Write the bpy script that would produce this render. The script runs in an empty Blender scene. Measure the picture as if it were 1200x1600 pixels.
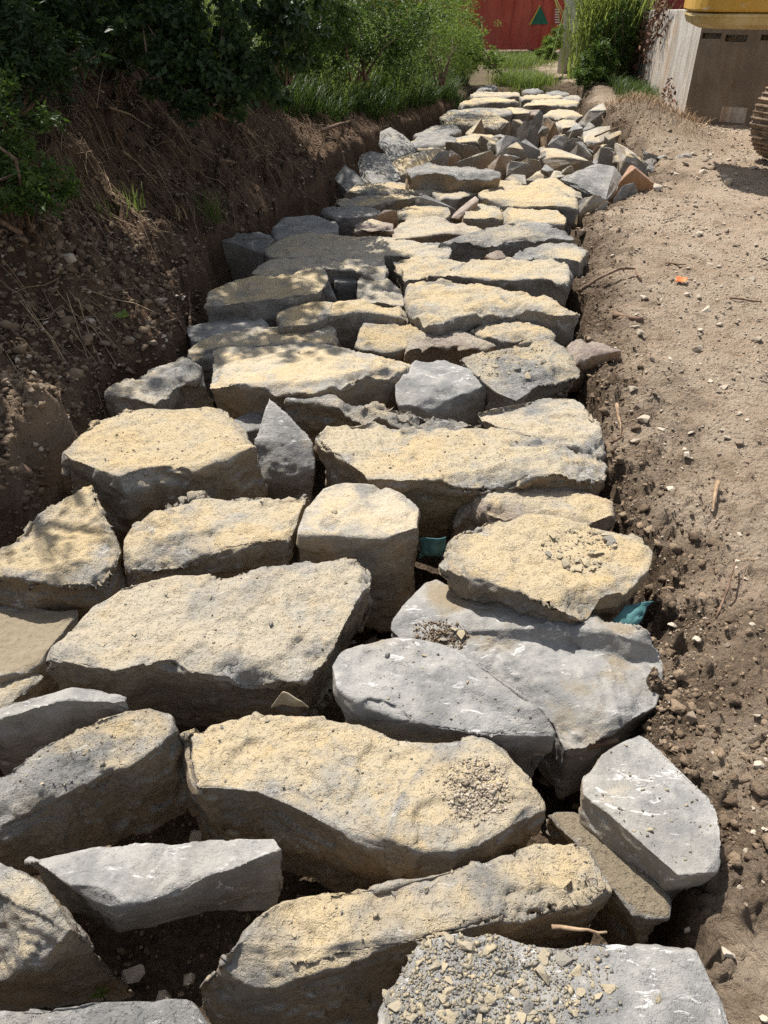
import bpy, bmesh, math, random
import numpy as np
from mathutils import Vector
from mathutils.bvhtree import BVHTree

R = math.radians
rng = np.random.default_rng(7)
random.seed(7)
scene = bpy.context.scene
col = scene.collection

# ------------------------------------------------------------------ camera
PITCH, F, EYE = R(35.0), 1155.0, 1.6
cam_d = bpy.data.cameras.new("camera")
cam = bpy.data.objects.new("camera", cam_d)
col.objects.link(cam)
cam.location = (0, 0, EYE)
cam.rotation_euler = (math.pi / 2 - PITCH, 0, 0)
cam_d.sensor_fit = 'VERTICAL'
cam_d.angle_y = 2 * math.atan(800 / F)
cam_d.clip_start, cam_d.clip_end = 0.05, 2000
scene.camera = cam

# ------------------------------------------------------------------ light
SUN_EL, SUN_AZ = R(60), R(33)            # azimuth: left of straight ahead
to_sun = Vector((-math.sin(SUN_AZ) * math.cos(SUN_EL), math.cos(SUN_AZ) * math.cos(SUN_EL), math.sin(SUN_EL)))
world = bpy.data.worlds.new("World"); scene.world = world
world.use_nodes = True
nt = world.node_tree; nt.nodes.clear()
sky = nt.nodes.new("ShaderNodeTexSky"); sky.sky_type = 'NISHITA'; sky.sun_disc = False
sky.sun_elevation = SUN_EL; sky.sun_rotation = -SUN_AZ
sky.air_density = 1.0; sky.dust_density = 1.5; sky.ozone_density = 1.0
bg = nt.nodes.new("ShaderNodeBackground"); bg.inputs[1].default_value = 0.105
wo = nt.nodes.new("ShaderNodeOutputWorld")
hs = nt.nodes.new("ShaderNodeHueSaturation"); hs.inputs['Saturation'].default_value = .45     # hazy white summer sky
nt.links.new(sky.outputs[0], hs.inputs['Color']); nt.links.new(hs.outputs[0], bg.inputs[0]); nt.links.new(bg.outputs[0], wo.inputs[0])
sd = bpy.data.lights.new("sun", 'SUN'); sd.energy = 5.0; sd.angle = R(0.53); sd.color = (1, 0.95, 0.87)
sun = bpy.data.objects.new("sun", sd); col.objects.link(sun)
sun.rotation_euler = (-to_sun).to_track_quat('-Z', 'Y').to_euler()
sun.location = (0, 0, 30)
scene.view_settings.view_transform = 'Standard'
scene.view_settings.look = 'None'
scene.view_settings.exposure = 0.60
scene.view_settings.gamma = 1.0
scene.view_settings.use_curve_mapping = False
scene.cycles.use_denoising = False      # keep the stone grain crisp
scene.cycles.sample_clamp_indirect = 4.0
scene.cycles.max_bounces = 6
scene.cycles.transparent_max_bounces = 8

# ------------------------------------------------------------------ helpers
SP, CP = math.sin(PITCH), math.cos(PITCH)
def ray(px, py):
    a, b = (px - 600) / F, (800 - py) / F
    return Vector((a, CP + b * SP, -SP + b * CP))
def at_z(px, py, z=0.0):                 # point of a sight line at height z
    d = ray(px, py); k = (z - EYE) / d.z
    return Vector((d.x * k, d.y * k, z))
def at_y(px, py, y):                     # point of a sight line at distance y
    d = ray(px, py); k = y / d.y
    return Vector((d.x * k, y, EYE + d.z * k))
def depth(p): return p[1] * CP + (EYE - p[2]) * SP

def hash3(ix, iy, iz, seed):
    h = (ix.astype(np.int64) * 374761393 + iy.astype(np.int64) * 668265263 + iz.astype(np.int64) * 2147483647 + seed * 974634777) & 0xffffffff
    h = ((h ^ (h >> 13)) * 1274126177) & 0xffffffff
    h = ((h ^ (h >> 15)) * 2246822519) & 0xffffffff
    return ((h ^ (h >> 16)) & 0xffffff).astype(np.float64) / 0xffffff
def noise3(P, freq, seed=0):             # value noise in -1..1
    Q = P * freq; I = np.floor(Q); f = Q - I; I = I.astype(np.int64)
    u = f * f * f * (f * (f * 6 - 15) + 10)
    x, y, z = I[:, 0], I[:, 1], I[:, 2]
    ux, uy, uz = u[:, 0], u[:, 1], u[:, 2]
    def L(dz, dy): return hash3(x, y + dy, z + dz, seed) * (1 - ux) + hash3(x + 1, y + dy, z + dz, seed) * ux
    a = L(0, 0) * (1 - uy) + L(0, 1) * uy
    b = L(1, 0) * (1 - uy) + L(1, 1) * uy
    return (a * (1 - uz) + b * uz) * 2 - 1
def fbm(P, freq, octv=3, seed=0, gain=0.5):
    s = np.zeros(len(P)); a = 1.0
    for k in range(octv):
        s += a * noise3(P + 13.7 * k, freq * 2 ** k, seed + k * 17); a *= gain
    return s
def worley2(X, Y, freq, seed=0):         # F1 distance and id, 2-D
    x, y = X * freq, Y * freq
    ix, iy = np.floor(x), np.floor(y)
    best = np.full(x.shape, 9.0); bid = np.zeros(x.shape)
    z = np.zeros(x.shape)
    for dx in (-1, 0, 1):
        for dy in (-1, 0, 1):
            jx, jy = ix + dx, iy + dy
            cx = jx + hash3(jx, jy, z, seed); cy = jy + hash3(jx, jy, z + 7, seed)
            d = np.hypot(x - cx, y - cy); m = d < best
            best = np.where(m, d, best); bid = np.where(m, hash3(jx, jy, z + 13, seed), bid)
    return best, bid
def sstep(a, b, x):
    t = np.clip((x - a) / (b - a), 0, 1); return t * t * (3 - 2 * t)

def mesh_np(name, V, faces=None, tris=None, quads=None, smooth=False):
    me = bpy.data.meshes.new(name)
    if faces is not None:
        me.from_pydata([tuple(v) for v in V], [], faces)
    else:
        V = np.asarray(V, dtype=np.float32)
        parts, tot = [], []
        if tris is not None and len(tris): parts.append(np.asarray(tris).ravel()); tot += [3] * len(tris)
        if quads is not None and len(quads): parts.append(np.asarray(quads).ravel()); tot += [4] * len(quads)
        idx = np.concatenate(parts).astype(np.int32); tot = np.array(tot, dtype=np.int32)
        me.vertices.add(len(V)); me.vertices.foreach_set("co", V.ravel())
        me.loops.add(len(idx)); me.loops.foreach_set("vertex_index", idx)
        me.polygons.add(len(tot))
        me.polygons.foreach_set("loop_start", np.concatenate([[0], np.cumsum(tot)[:-1]]).astype(np.int32))
        me.polygons.foreach_set("loop_total", tot)
        me.update(calc_edges=True); me.validate()
    if smooth: me.polygons.foreach_set("use_smooth", np.ones(len(me.polygons), dtype=bool))
    me.update()
    return me
def link(name, me, mat=None, parent=None, loc=None):
    o = bpy.data.objects.new(name, me); col.objects.link(o)
    if mat is not None and me is not None and not me.materials: me.materials.append(mat)
    if parent is not None: o.parent = parent
    if loc is not None: o.location = loc
    return o
def tag(o, label=None, cat=None, group=None, kind=None):
    if label: o['label'] = label
    if cat: o['category'] = cat
    if group: o['group'] = group
    if kind: o['kind'] = kind
    return o
def empty(name, loc, label, cat, group=None, rz=0.0):
    o = bpy.data.objects.new(name, None); col.objects.link(o)
    o.location = loc; o.rotation_euler = (0, 0, rz); o.empty_display_size = 0.1
    return tag(o, label, cat, group)
def box_bm(bm, c, s, bevel=0.0, rot=None):
    g = bmesh.ops.create_cube(bm, size=1.0)
    for v in g['verts']:
        v.co = Vector((v.co.x * s[0], v.co.y * s[1], v.co.z * s[2]))
    if bevel:
        es = list({e for v in g['verts'] for e in v.link_edges})
        g2 = bmesh.ops.bevel(bm, geom=es, offset=bevel, segments=2, affect='EDGES', profile=0.6)
        vs = list({v for f in g2['faces'] for v in f.verts})
    else:
        vs = g['verts']
    for v in vs:
        p = v.co.copy()
        if rot is not None: p = rot @ p
        v.co = p + Vector(c)
    return vs
def bm_obj(name, bm, mat, parent=None, loc=None, smooth=False):
    me = bpy.data.meshes.new(name); bm.to_mesh(me); bm.free()
    if smooth: me.polygons.foreach_set("use_smooth", [True] * len(me.polygons))
    return link(name, me, mat, parent, loc)
def tube(path, rad, seg=6, cap=True):    # verts, quads, tris of a bent tapered tube
    path = [Vector(p) for p in path]; n = len(path)
    rads = rad if hasattr(rad, '__len__') else [rad] * n
    V, Q, T = [], [], []
    prev = None
    for i, p in enumerate(path):
        t = (path[min(i + 1, n - 1)] - path[max(i - 1, 0)]).normalized()
        a = t.cross(Vector((0.13, 0.21, 1)) if abs(t.z) < .95 else Vector((1, 0.1, 0))).normalized()
        b = t.cross(a)
        for k in range(seg):
            w = 2 * math.pi * k / seg
            V.append(p + (a * math.cos(w) + b * math.sin(w)) * rads[i])
    for i in range(n - 1):
        for k in range(seg):
            k2 = (k + 1) % seg
            Q.append((i * seg + k, i * seg + k2, (i + 1) * seg + k2, (i + 1) * seg + k))
    if cap:
        for base, tip, flip in ((0, path[0], 1), ((n - 1) * seg, path[-1], 0)):
            c = len(V); V.append(tip)
            for k in range(seg):
                k2 = (k + 1) % seg
                T.append((c, base + k2, base + k) if flip else (c, base + k, base + k2))
    return V, Q, T
class MB:                                # collects geometry, builds ONE mesh object
    def __init__(s): s.V, s.T, s.Q, s.n = [], [], [], 0
    def add(s, V, Q=(), T=()):
        s.V.append(np.array([tuple(v) for v in V], dtype=np.float64).reshape(-1, 3))
        if len(Q): s.Q.append(np.array(Q) + s.n)
        if len(T): s.T.append(np.array(T) + s.n)
        s.n += len(s.V[-1])
    def mesh(s, name, smooth=False):
        return mesh_np(name, np.concatenate(s.V), tris=np.concatenate(s.T) if s.T else None,
                       quads=np.concatenate(s.Q) if s.Q else None, smooth=smooth)

# ------------------------------------------------------------------ materials
def new_mat(name):
    m = bpy.data.materials.new(name); m.use_nodes = True
    t = m.node_tree; t.nodes.clear()
    o = t.nodes.new("ShaderNodeOutputMaterial"); b = t.nodes.new("ShaderNodeBsdfPrincipled")
    t.links.new(b.outputs[0], o.inputs[0])
    b.inputs['Specular IOR Level'].default_value = 0.25
    return m, t, b, o
class NT:
    def __init__(s, t): s.t = t
    def n(s, kind, **kw):
        nd = s.t.nodes.new("ShaderNode" + kind)
        for k, v in kw.items(): setattr(nd, k, v)
        return nd
    def l(s, a, b): s.t.links.new(a, b)
    def val(s, sock, v):
        if hasattr(v, 'is_linked') or hasattr(v, 'links'): s.l(v, sock)
        else: sock.default_value = v
    def noise(s, vec, scale, detail=4, rough=0.55, dist=0.0):
        nd = s.n("TexNoise"); s.l(vec, nd.inputs['Vector'])
        nd.inputs['Scale'].default_value = scale; nd.inputs['Detail'].default_value = detail
        nd.inputs['Roughness'].default_value = rough; nd.inputs['Distortion'].default_value = dist
        return nd.outputs['Fac']
    def ramp(s, fac, a, b, lo=0.0, hi=1.0):
        nd = s.n("MapRange", interpolation_type='SMOOTHSTEP'); s.l(fac, nd.inputs[0])
        nd.inputs[1].default_value = a; nd.inputs[2].default_value = b
        nd.inputs[3].default_value = lo; nd.inputs[4].default_value = hi
        return nd.outputs[0]
    def math(s, op, a, b=0.0, c=None):
        nd = s.n("Math", operation=op); s.val(nd.inputs[0], a); s.val(nd.inputs[1], b)
        if c is not None: s.val(nd.inputs[2], c)
        return nd.outputs[0]
    def mix(s, fac, a, b, mode='MIX'):
        nd = s.n("Mix", data_type='RGBA', blend_type=mode)
        s.val(nd.inputs[0], fac)
        for sock, v in ((nd.inputs[6], a), (nd.inputs[7], b)):
            if isinstance(v, tuple): sock.default_value = (*v, 1)
            else: s.l(v, sock)
        return nd.outputs[2]
    def bump(s, h, dist, strength=1.0, nrm=None):
        nd = s.n("Bump"); s.l(h, nd.inputs['Height'])
        nd.inputs['Distance'].default_value = dist; nd.inputs['Strength'].default_value = strength
        if nrm is not None: s.l(nrm, nd.inputs['Normal'])
        return nd.outputs[0]
    def attr(s, name, typ='GEOMETRY'):
        nd = s.n("Attribute", attribute_type=typ); nd.attribute_name = name
        return nd.outputs['Fac']

def rock_material():
    m, t, b, o = new_mat("quarry_rock"); N = NT(t)
    geo = N.n("NewGeometry"); pos = geo.outputs['Position']
    sep = N.n("SeparateXYZ"); N.l(geo.outputs['Normal'], sep.inputs[0]); nz = sep.outputs[2]
    dust = N.attr("dust", 'OBJECT'); warm = N.attr("warm", 'OBJECT'); fresh = N.attr("fresh")
    soil = N.attr("soil", 'OBJECT')
    n1 = N.noise(pos, 3.1, 5, 0.6); n2 = N.noise(pos, 11, 5, 0.65); n3 = N.noise(pos, 60, 5, 0.7); n4 = N.noise(pos, 330, 3, 0.7)
    # weathered crust: cream, ochre and grey-buff patches
    crust = N.mix(N.ramp(n1, .38, .66), (.51, .435, .31), (.565, .44, .26))
    crust = N.mix(N.math('MULTIPLY', N.ramp(n2, .56, .74), .55), crust, (.57, .395, .17))
    crust = N.mix(N.math('MULTIPLY', N.ramp(N.noise(pos, 6, 6, .7), .50, .66), .75), crust, (.38, .365, .325))
    oi = N.n("ObjectInfo"); rnd = oi.outputs['Random']
    crust = N.mix(N.ramp(rnd, .45, 1, 0, .45), crust, (.46, .43, .375))
    crust = N.mix(N.ramp(rnd, .4, 0, 0, .4), crust, (.57, .435, .24))
    crust = N.mix(N.ramp(n4, .60, .76, 0, .5), crust, (.24, .20, .14))
    crust = N.mix(N.ramp(n3, .60, .72, 0, .4), crust, (.32, .28, .21))
    crust = N.mix(N.ramp(n4, .40, .25, 0, .35), crust, (.66, .60, .46))
    # fresh break: blue-grey with white scuffs
    grey = N.mix(N.ramp(N.noise(pos, 7, 6, .7), .36, .64), (.185, .185, .183), (.335, .325, .305))
    grey = N.mix(N.math('MULTIPLY', N.ramp(n1, .45, .7), .5), grey, (.335, .305, .26))
    mp = N.n("Mapping"); N.l(pos, mp.inputs[0]); mp.inputs['Rotation'].default_value = (0.2, 0.3, 0.6); mp.inputs['Scale'].default_value = (10, 34, 20)
    scr = N.noise(mp.outputs[0], 1.0, 4, .72, 1.2)
    scuff = N.math('MULTIPLY', N.ramp(scr, .58, .64), N.ramp(n2, .42, .56))
    grey = N.mix(N.math('MULTIPLY', scuff, .85), grey, (.62, .61, .59))
    grey = N.mix(N.ramp(n4, .6, .8, 0, .4), grey, (.45, .44, .42))
    grey = N.mix(N.ramp(n3, .56, .70, 0, .5), grey, (.13, .13, .13))
    # stained joint faces; warm bounced light is put into this brown too
    side = N.mix(N.ramp(N.noise(pos, 4.3, 5, .6), .34, .60), (.28, .24, .19), (.35, .255, .155))
    side = N.mix(N.ramp(n3, .54, .72, 0, .5), side, (.42, .36, .27))
    side = N.mix(N.ramp(n2, .44, .30, 0, .6), side, (.20, .165, .13))
    side = N.mix(N.math('MULTIPLY', scuff, .5), side, (.5, .48, .44))
    rust = N.attr('rust', 'OBJECT')
    up = N.ramp(N.math('ADD', nz, N.math('MULTIPLY', N.math('SUBTRACT', n2, .5), .5)), .42, .72)
    base = N.mix(N.math('MULTIPLY', N.math('MINIMUM', N.math('MULTIPLY', warm, 1.5), 1.0), N.ramp(nz, .6, .2)), grey, side)
    n0 = N.noise(pos, 2.4, 6, .62, .4)
    wm = N.math('ADD', N.math('ADD', N.math('MULTIPLY', n0, 1.5), N.math('MULTIPLY', n2, .45)), N.math('SUBTRACT', dust, 1.62))
    weath = N.math('MULTIPLY', N.ramp(wm, -.16, .14), up)
    weath = N.math('MULTIPLY', weath, N.math('SUBTRACT', 1.0, N.math('MULTIPLY', fresh, N.ramp(n2, .3, .62))))
    base = N.mix(N.math('MULTIPLY', rust, N.ramp(n2, .2, .5, .6, 1)), base, (.44, .19, .065))
    colr = N.mix(weath, base, crust)
    # loose soil that lies on it
    sm = N.math('MULTIPLY', N.ramp(N.math('ADD', N.math('ADD', N.math('MULTIPLY', n1, .8), N.math('MULTIPLY', n2, .2)), soil), .92, 1.02), N.ramp(nz, .6, .85))
    colr = N.mix(sm, colr, N.mix(n3, (.18, .145, .098), (.32, .268, .192)))
    # bruised pale edge and dark hairline partings
    edge = N.attr("edge"); em = N.math('MULTIPLY', edge, N.ramp(N.math('ADD', n3, N.math('MULTIPLY', n2, .9)), .95, 1.15))
    colr = N.mix(N.math('MULTIPLY', em, .6), colr, (.58, .57, .54))
    mp3 = N.n("Mapping"); N.l(pos, mp3.inputs[0]); mp3.inputs['Scale'].default_value = (5, 9, 26); mp3.inputs['Rotation'].default_value = (.05, .04, .35)
    hl = N.noise(mp3.outputs[0], 1.0, 5, .6, .5)
    line = N.math('MULTIPLY', N.ramp(N.math('ABSOLUTE', N.math('SUBTRACT', hl, .5)), .012, .0), N.ramp(n2, .46, .58))
    colr = N.mix(N.math('MULTIPLY', line, .2), colr, (.09, .08, .07))
    N.l(colr, b.inputs['Base Color'])
    b.inputs['Roughness'].default_value = .82
    h = N.math('ADD', N.math('MULTIPLY', n3, 1.0), N.math('MULTIPLY', n4, .5))
    mp2 = N.n("Mapping"); N.l(pos, mp2.inputs[0]); mp2.inputs['Scale'].default_value = (22, 34, 70); mp2.inputs['Rotation'].default_value = (0, 0, .5)
    fl = N.noise(mp2.outputs[0], 1.0, 8, .68, 0)
    n5 = N.noise(pos, 150, 4, .7)
    h = N.math('ADD', h, N.math('ADD', N.math('MULTIPLY', fl, .9), N.math('MULTIPLY', n5, .7)))
    pit = N.noise(pos, 85, 3, .6)
    h = N.math('SUBTRACT', h, N.ramp(pit, .58, .66, 0, .7))
    h = N.math('SUBTRACT', h, N.math('MULTIPLY', line, .15))
    bp = N.bump(h, .013, 1.0); N.l(N.math('MULTIPLY', N.attr('rough', 'OBJECT'), .85), bp.node.inputs['Strength']); N.l(bp, b.inputs['Normal'])
    return m
M_ROCK = rock_material()

def soil_material():
    m, t, b, o = new_mat("soil"); N = NT(t)
    geo = N.n("NewGeometry"); pos = geo.outputs['Position']
    damp, bank, turf = N.attr("damp"), N.attr("bank"), N.attr("turf")
    n1 = N.noise(pos, 2.2, 5, .6); n2 = N.noise(pos, 9, 5, .65); n3 = N.noise(pos, 45, 6, .75); n4 = N.noise(pos, 220, 4, .7)
    dry = N.mix(N.ramp(n1, .35, .65), (.45, .342, .245), (.53, .425, .318))
    dry = N.mix(N.ramp(n4, .46, .30, 0, .6), dry, (.19, .135, .09))
    dry = N.mix(N.ramp(n3, .54, .70, 0, .6), dry, (.47, .39, .30))
    dry = N.mix(N.ramp(n2, .50, .33, 0, .6), dry, (.21, .145, .092))
    damp_gap_shade = N.mix(N.ramp(n3, .35, .65), (.075, .052, .034), (.19, .135, .088))  # damp rim soil; on the bed it stands in for gap shade
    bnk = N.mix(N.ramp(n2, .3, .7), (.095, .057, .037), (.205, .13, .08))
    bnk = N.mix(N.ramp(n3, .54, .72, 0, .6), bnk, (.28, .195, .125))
    grn = N.mix(n3, (.16, .12, .07), (.14, .15, .05))
    c = N.mix(damp, dry, damp_gap_shade); c = N.mix(bank, c, bnk); c = N.mix(turf, c, grn)
    c = N.mix(N.ramp(n4, .6, .78, 0, .45), c, (.56, .50, .42))
    N.l(c, b.inputs['Base Color']); b.inputs['Roughness'].default_value = .95
    vo = N.n("TexVoronoi", feature='DISTANCE_TO_EDGE'); N.l(pos, vo.inputs['Vector']); vo.inputs['Scale'].default_value = 7.5
    crack = N.math('MULTIPLY', N.ramp(vo.outputs['Distance'], .0, .035, 1, 0), N.ramp(n1, .55, .66))
    vg = N.n("TexVoronoi"); N.l(pos, vg.inputs['Vector']); vg.inputs['Scale'].default_value = 55
    h = N.math('ADD', N.math('ADD', N.math('MULTIPLY', n3, 1.2), N.math('MULTIPLY', n4, .5)), N.math('MULTIPLY', crack, -.5))
    h = N.math('SUBTRACT', h, N.math('MULTIPLY', vg.outputs['Distance'], .6))
    N.l(N.bump(h, .030, 1.0), b.inputs['Normal'])
    return m
M_SOIL = soil_material()

def simple(name, c1, c2, scale=8, rough=.8, bump=.0, spec=.25, metal=0, stretch=None, island=False, lo=.35, hi=.65):
    m, t, b, o = new_mat(name); N = NT(t)
    if island:
        geo = N.n("NewGeometry"); f = geo.outputs['Random Per Island']
        nn = N.noise(geo.outputs['Position'], scale, 4, .6)
        f = N.math('ADD', N.math('MULTIPLY', f, .7), N.math('MULTIPLY', nn, .3)); lo, hi = .1, .9
    else:
        tc = N.n("TexCoord"); v = tc.outputs['Object']
        if stretch:
            mp = N.n("Mapping"); N.l(v, mp.inputs[0]); mp.inputs['Scale'].default_value = stretch; v = mp.outputs[0]
        f = nn = N.noise(v, scale, 6, .65)
    N.l(N.mix(N.ramp(f, lo, hi), c1, c2), b.inputs['Base Color'])
    b.inputs['Roughness'].default_value = rough; b.inputs['Specular IOR Level'].default_value = spec
    b.inputs['Metallic'].default_value = metal
    if bump: N.l(N.bump(nn, bump), b.inputs['Normal'])
    return m
def leaf_mat(name, c1, c2, trans=.35, rough=.5):
    m, t, b, o = new_mat(name); N = NT(t)
    geo = N.n("NewGeometry")
    r = geo.outputs['Random Per Island']; n = N.noise(geo.outputs['Position'], 1.6, 3, .6)
    f = N.math('ADD', N.math('MULTIPLY', r, .6), N.math('MULTIPLY', N.ramp(n, .3, .7), .4))
    c = N.mix(f, c1, c2)
    N.l(c, b.inputs['Base Color']); b.inputs['Roughness'].default_value = rough
    tr = N.n("BsdfTranslucent"); N.l(N.mix(.5, c, (c2[0] * 1.3, c2[1] * 1.35, c2[2] * .7)), tr.inputs[0])
    mx = N.n("MixShader"); mx.inputs[0].default_value = trans
    N.l(b.outputs[0], mx.inputs[1]); N.l(tr.outputs[0], mx.inputs[2]); N.l(mx.outputs[0], o.inputs[0])
    return m
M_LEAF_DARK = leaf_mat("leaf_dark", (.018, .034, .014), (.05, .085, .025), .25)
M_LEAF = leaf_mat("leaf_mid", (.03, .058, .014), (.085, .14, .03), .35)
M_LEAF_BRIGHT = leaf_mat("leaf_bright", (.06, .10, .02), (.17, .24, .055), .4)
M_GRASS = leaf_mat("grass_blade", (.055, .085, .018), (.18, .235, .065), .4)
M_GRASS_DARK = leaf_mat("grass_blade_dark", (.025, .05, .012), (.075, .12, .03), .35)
M_STRAW = simple("straw", (.14, .095, .06), (.40, .30, .19), 5, .8, island=True)
M_STRAW_GOLD = simple("dry_grass", (.19, .125, .08), (.42, .30, .18), 5, .8, island=True)
M_TWIG = simple("twig_bark", (.10, .065, .045), (.24, .16, .11), 30, .85, bump=.003)
M_TWIG_PALE = simple("bare_wood", (.20, .13, .08), (.38, .27, .17), 30, .75, bump=.002)
M_BARK = simple("bark", (.05, .04, .03), (.14, .11, .085), 20, .9, bump=.02)
M_DRYLEAF = simple("dry_leaf", (.07, .035, .025), (.20, .10, .06), 5, .8, island=True)
M_PEBBLE = simple("pebble", (.20, .155, .115), (.46, .40, .32), 160, .9, bump=.003, island=True)
M_CHIP = simple("stone_chip", (.17, .165, .155), (.37, .31, .21), 180, .9, bump=.003, island=True)
M_CLOD = simple("soil_clod", (.13, .092, .062), (.29, .215, .145), 160, .95, bump=.008, island=True)

# ------------------------------------------------------------------ the ground: trench bed, dirt track, left bank in ONE sheet
_L = [at_z(*p) for p in ((-330, 1640), (-180, 1200), (-10, 900), (75, 735), (155, 620), (280, 540), (308, 470), (342, 388), (425, 345), (518, 290), (560, 240), (600, 208), (690, 178), (738, 142))]
_R = [at_z(*p) for p in ((1090, 1640), (1040, 1500), (1025, 1420), (1025, 1300), (1032, 1200), (1032, 1080), (1014, 860), (957, 780), (938, 670), (908, 560), (906, 480), (912, 395), (905, 335), (985, 300), (1010, 270), (965, 225), (930, 190), (912, 155), (908, 146))]
_L.sort(key=lambda p: p.y); _R.sort(key=lambda p: p.y)
LY, LX = [p.y for p in _L], [p.x for p in _L]
RY, RX = [p.y for p in _R], [p.x for p in _R]
Y_END = 17.3
MOUNDS = [  # x, y, sx, sy, height : heaps of dug soil
    (*at_z(1000, 185, .2).to_2d(), .7, 1.6, .38), (*at_z(940, 130, .2).to_2d(), .6, 1.8, .16),
    (*at_z(1075, 268, .1).to_2d(), .55, .22, .07), (*at_z(90, 455, .7).to_2d(), .45, .45, .2),
    (*at_z(560, 160, .7).to_2d(), .5, 1.2, .25), (*at_z(985, 640, .0).to_2d(), .10, .35, .04)]
def edges(x, y):
    wob = .05 * np.sin(y * 5.1) + .03 * np.sin(y * 13.7 + 1)
    Q_ = np.stack([x, y, 0 * x], 1); rag = .05 * noise3(Q_, 6.5, 41) + .035 * noise3(Q_, 15, 42)
    return np.interp(y, LY, LX) - x + wob, x - np.interp(y, RY, RX) + wob * .6 + rag * (x < 8)
def height(x, y, detail=True):
    x = np.atleast_1d(np.asarray(x, float)); y = np.atleast_1d(np.asarray(y, float))
    sL, sR = edges(x, y)
    P = np.stack([x, y, np.zeros_like(x)], 1)
    big = fbm(P, .55, 2, 3); mid = fbm(P, 2.3, 3, 5)
    hf = np.interp(y, [0, 3, 5, 9, 14, 20, 30], [.75, .95, 1, .8, .62, .5, .3])
    sl = sL + .10 * mid * (sL > 0.05) * np.clip(sL * 2, 0, 1)
    bank = np.interp(sl, [-.12, -.02, .08, .3, 1.0, 1.8, 3, 6, 14, 40], [-.56, -.40, .04, .20, .72, 1.22, 1.7, 2.2, 3.4, 5]) * np.where(sl > .08, hf, 1)
    track = np.interp(sR, [-.12, -.05, .03, .30, 10], [-.56, -.40, -.05, .02, .05])
    inside = np.maximum(np.minimum(-sL, -sR), 0)
    bed = -.56 + .05 * mid
    z = np.where(sL > -.12, bank, np.where(sR > -.12, track, bed))
    endk = sstep(Y_END - .2, Y_END + .5, y)
    z = np.where((sL < 0) & (sR < 0), z * (1 - endk) + .0 * endk, z)
    far = sstep(20, 26, y) * (sL < 3)
    z = z * (1 - far * .8)
    for mx, my, sx, sy, h in MOUNDS:
        z = z + h * np.exp(-((x - mx) / sx) ** 2 - ((y - my) / sy) ** 2)
    z += np.clip(1.6 - y / 18, .2, 1) * .05 * big * sstep(.3, 1.2, np.maximum(sL, sR)) * np.where(sL > .3, 1.8, .5)
    if detail:
        near = np.clip(1.3 - y / 25, .2, 1)
        z += .03 * mid * sstep(0, .4, np.maximum(sL, sR)) * np.where(sL > 0, 1.1, .45) * np.clip(1.5 - y / 15, .15, 1)
        wx = x + .035 * noise3(P, 14, 61); wy = y + .035 * noise3(P, 14, 62)
        w, wi = worley2(wx, wy, 11, 4); lump = np.clip(1 - w * 1.5, 0, 1) * (wi > .35) * wi
        edge = np.exp(-np.clip(sR, 0, 9) / .22) * (sR > -.1) + .22 * (sR > 0) + (sL > -.05) * 1.0
        z += .06 * lump * (1 + .8 * fbm(P, 36, 3, 14)) * edge * near
        w2, wj = worley2(wx + 5, wy, 27, 9); z += .030 * np.clip(1 - w2 * 1.4, 0, 1) * (wj > .4) * (edge * .9 + .12) * near
        rg = (1 - 2 * np.abs(noise3(P + .1 * mid[:, None], 5.5, 31))) * .030 + (1 - 2 * np.abs(noise3(P, 12.5, 33))) * .020
        z += rg * sstep(.02, .3, sL) * near
        z += .012 * fbm(P, 17, 4, 8, .65) * (.35 + edge) * (1 + .6 * (sL > 0))
    return z
def ground(x, y): return float(height([x], [y])[0])

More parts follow.
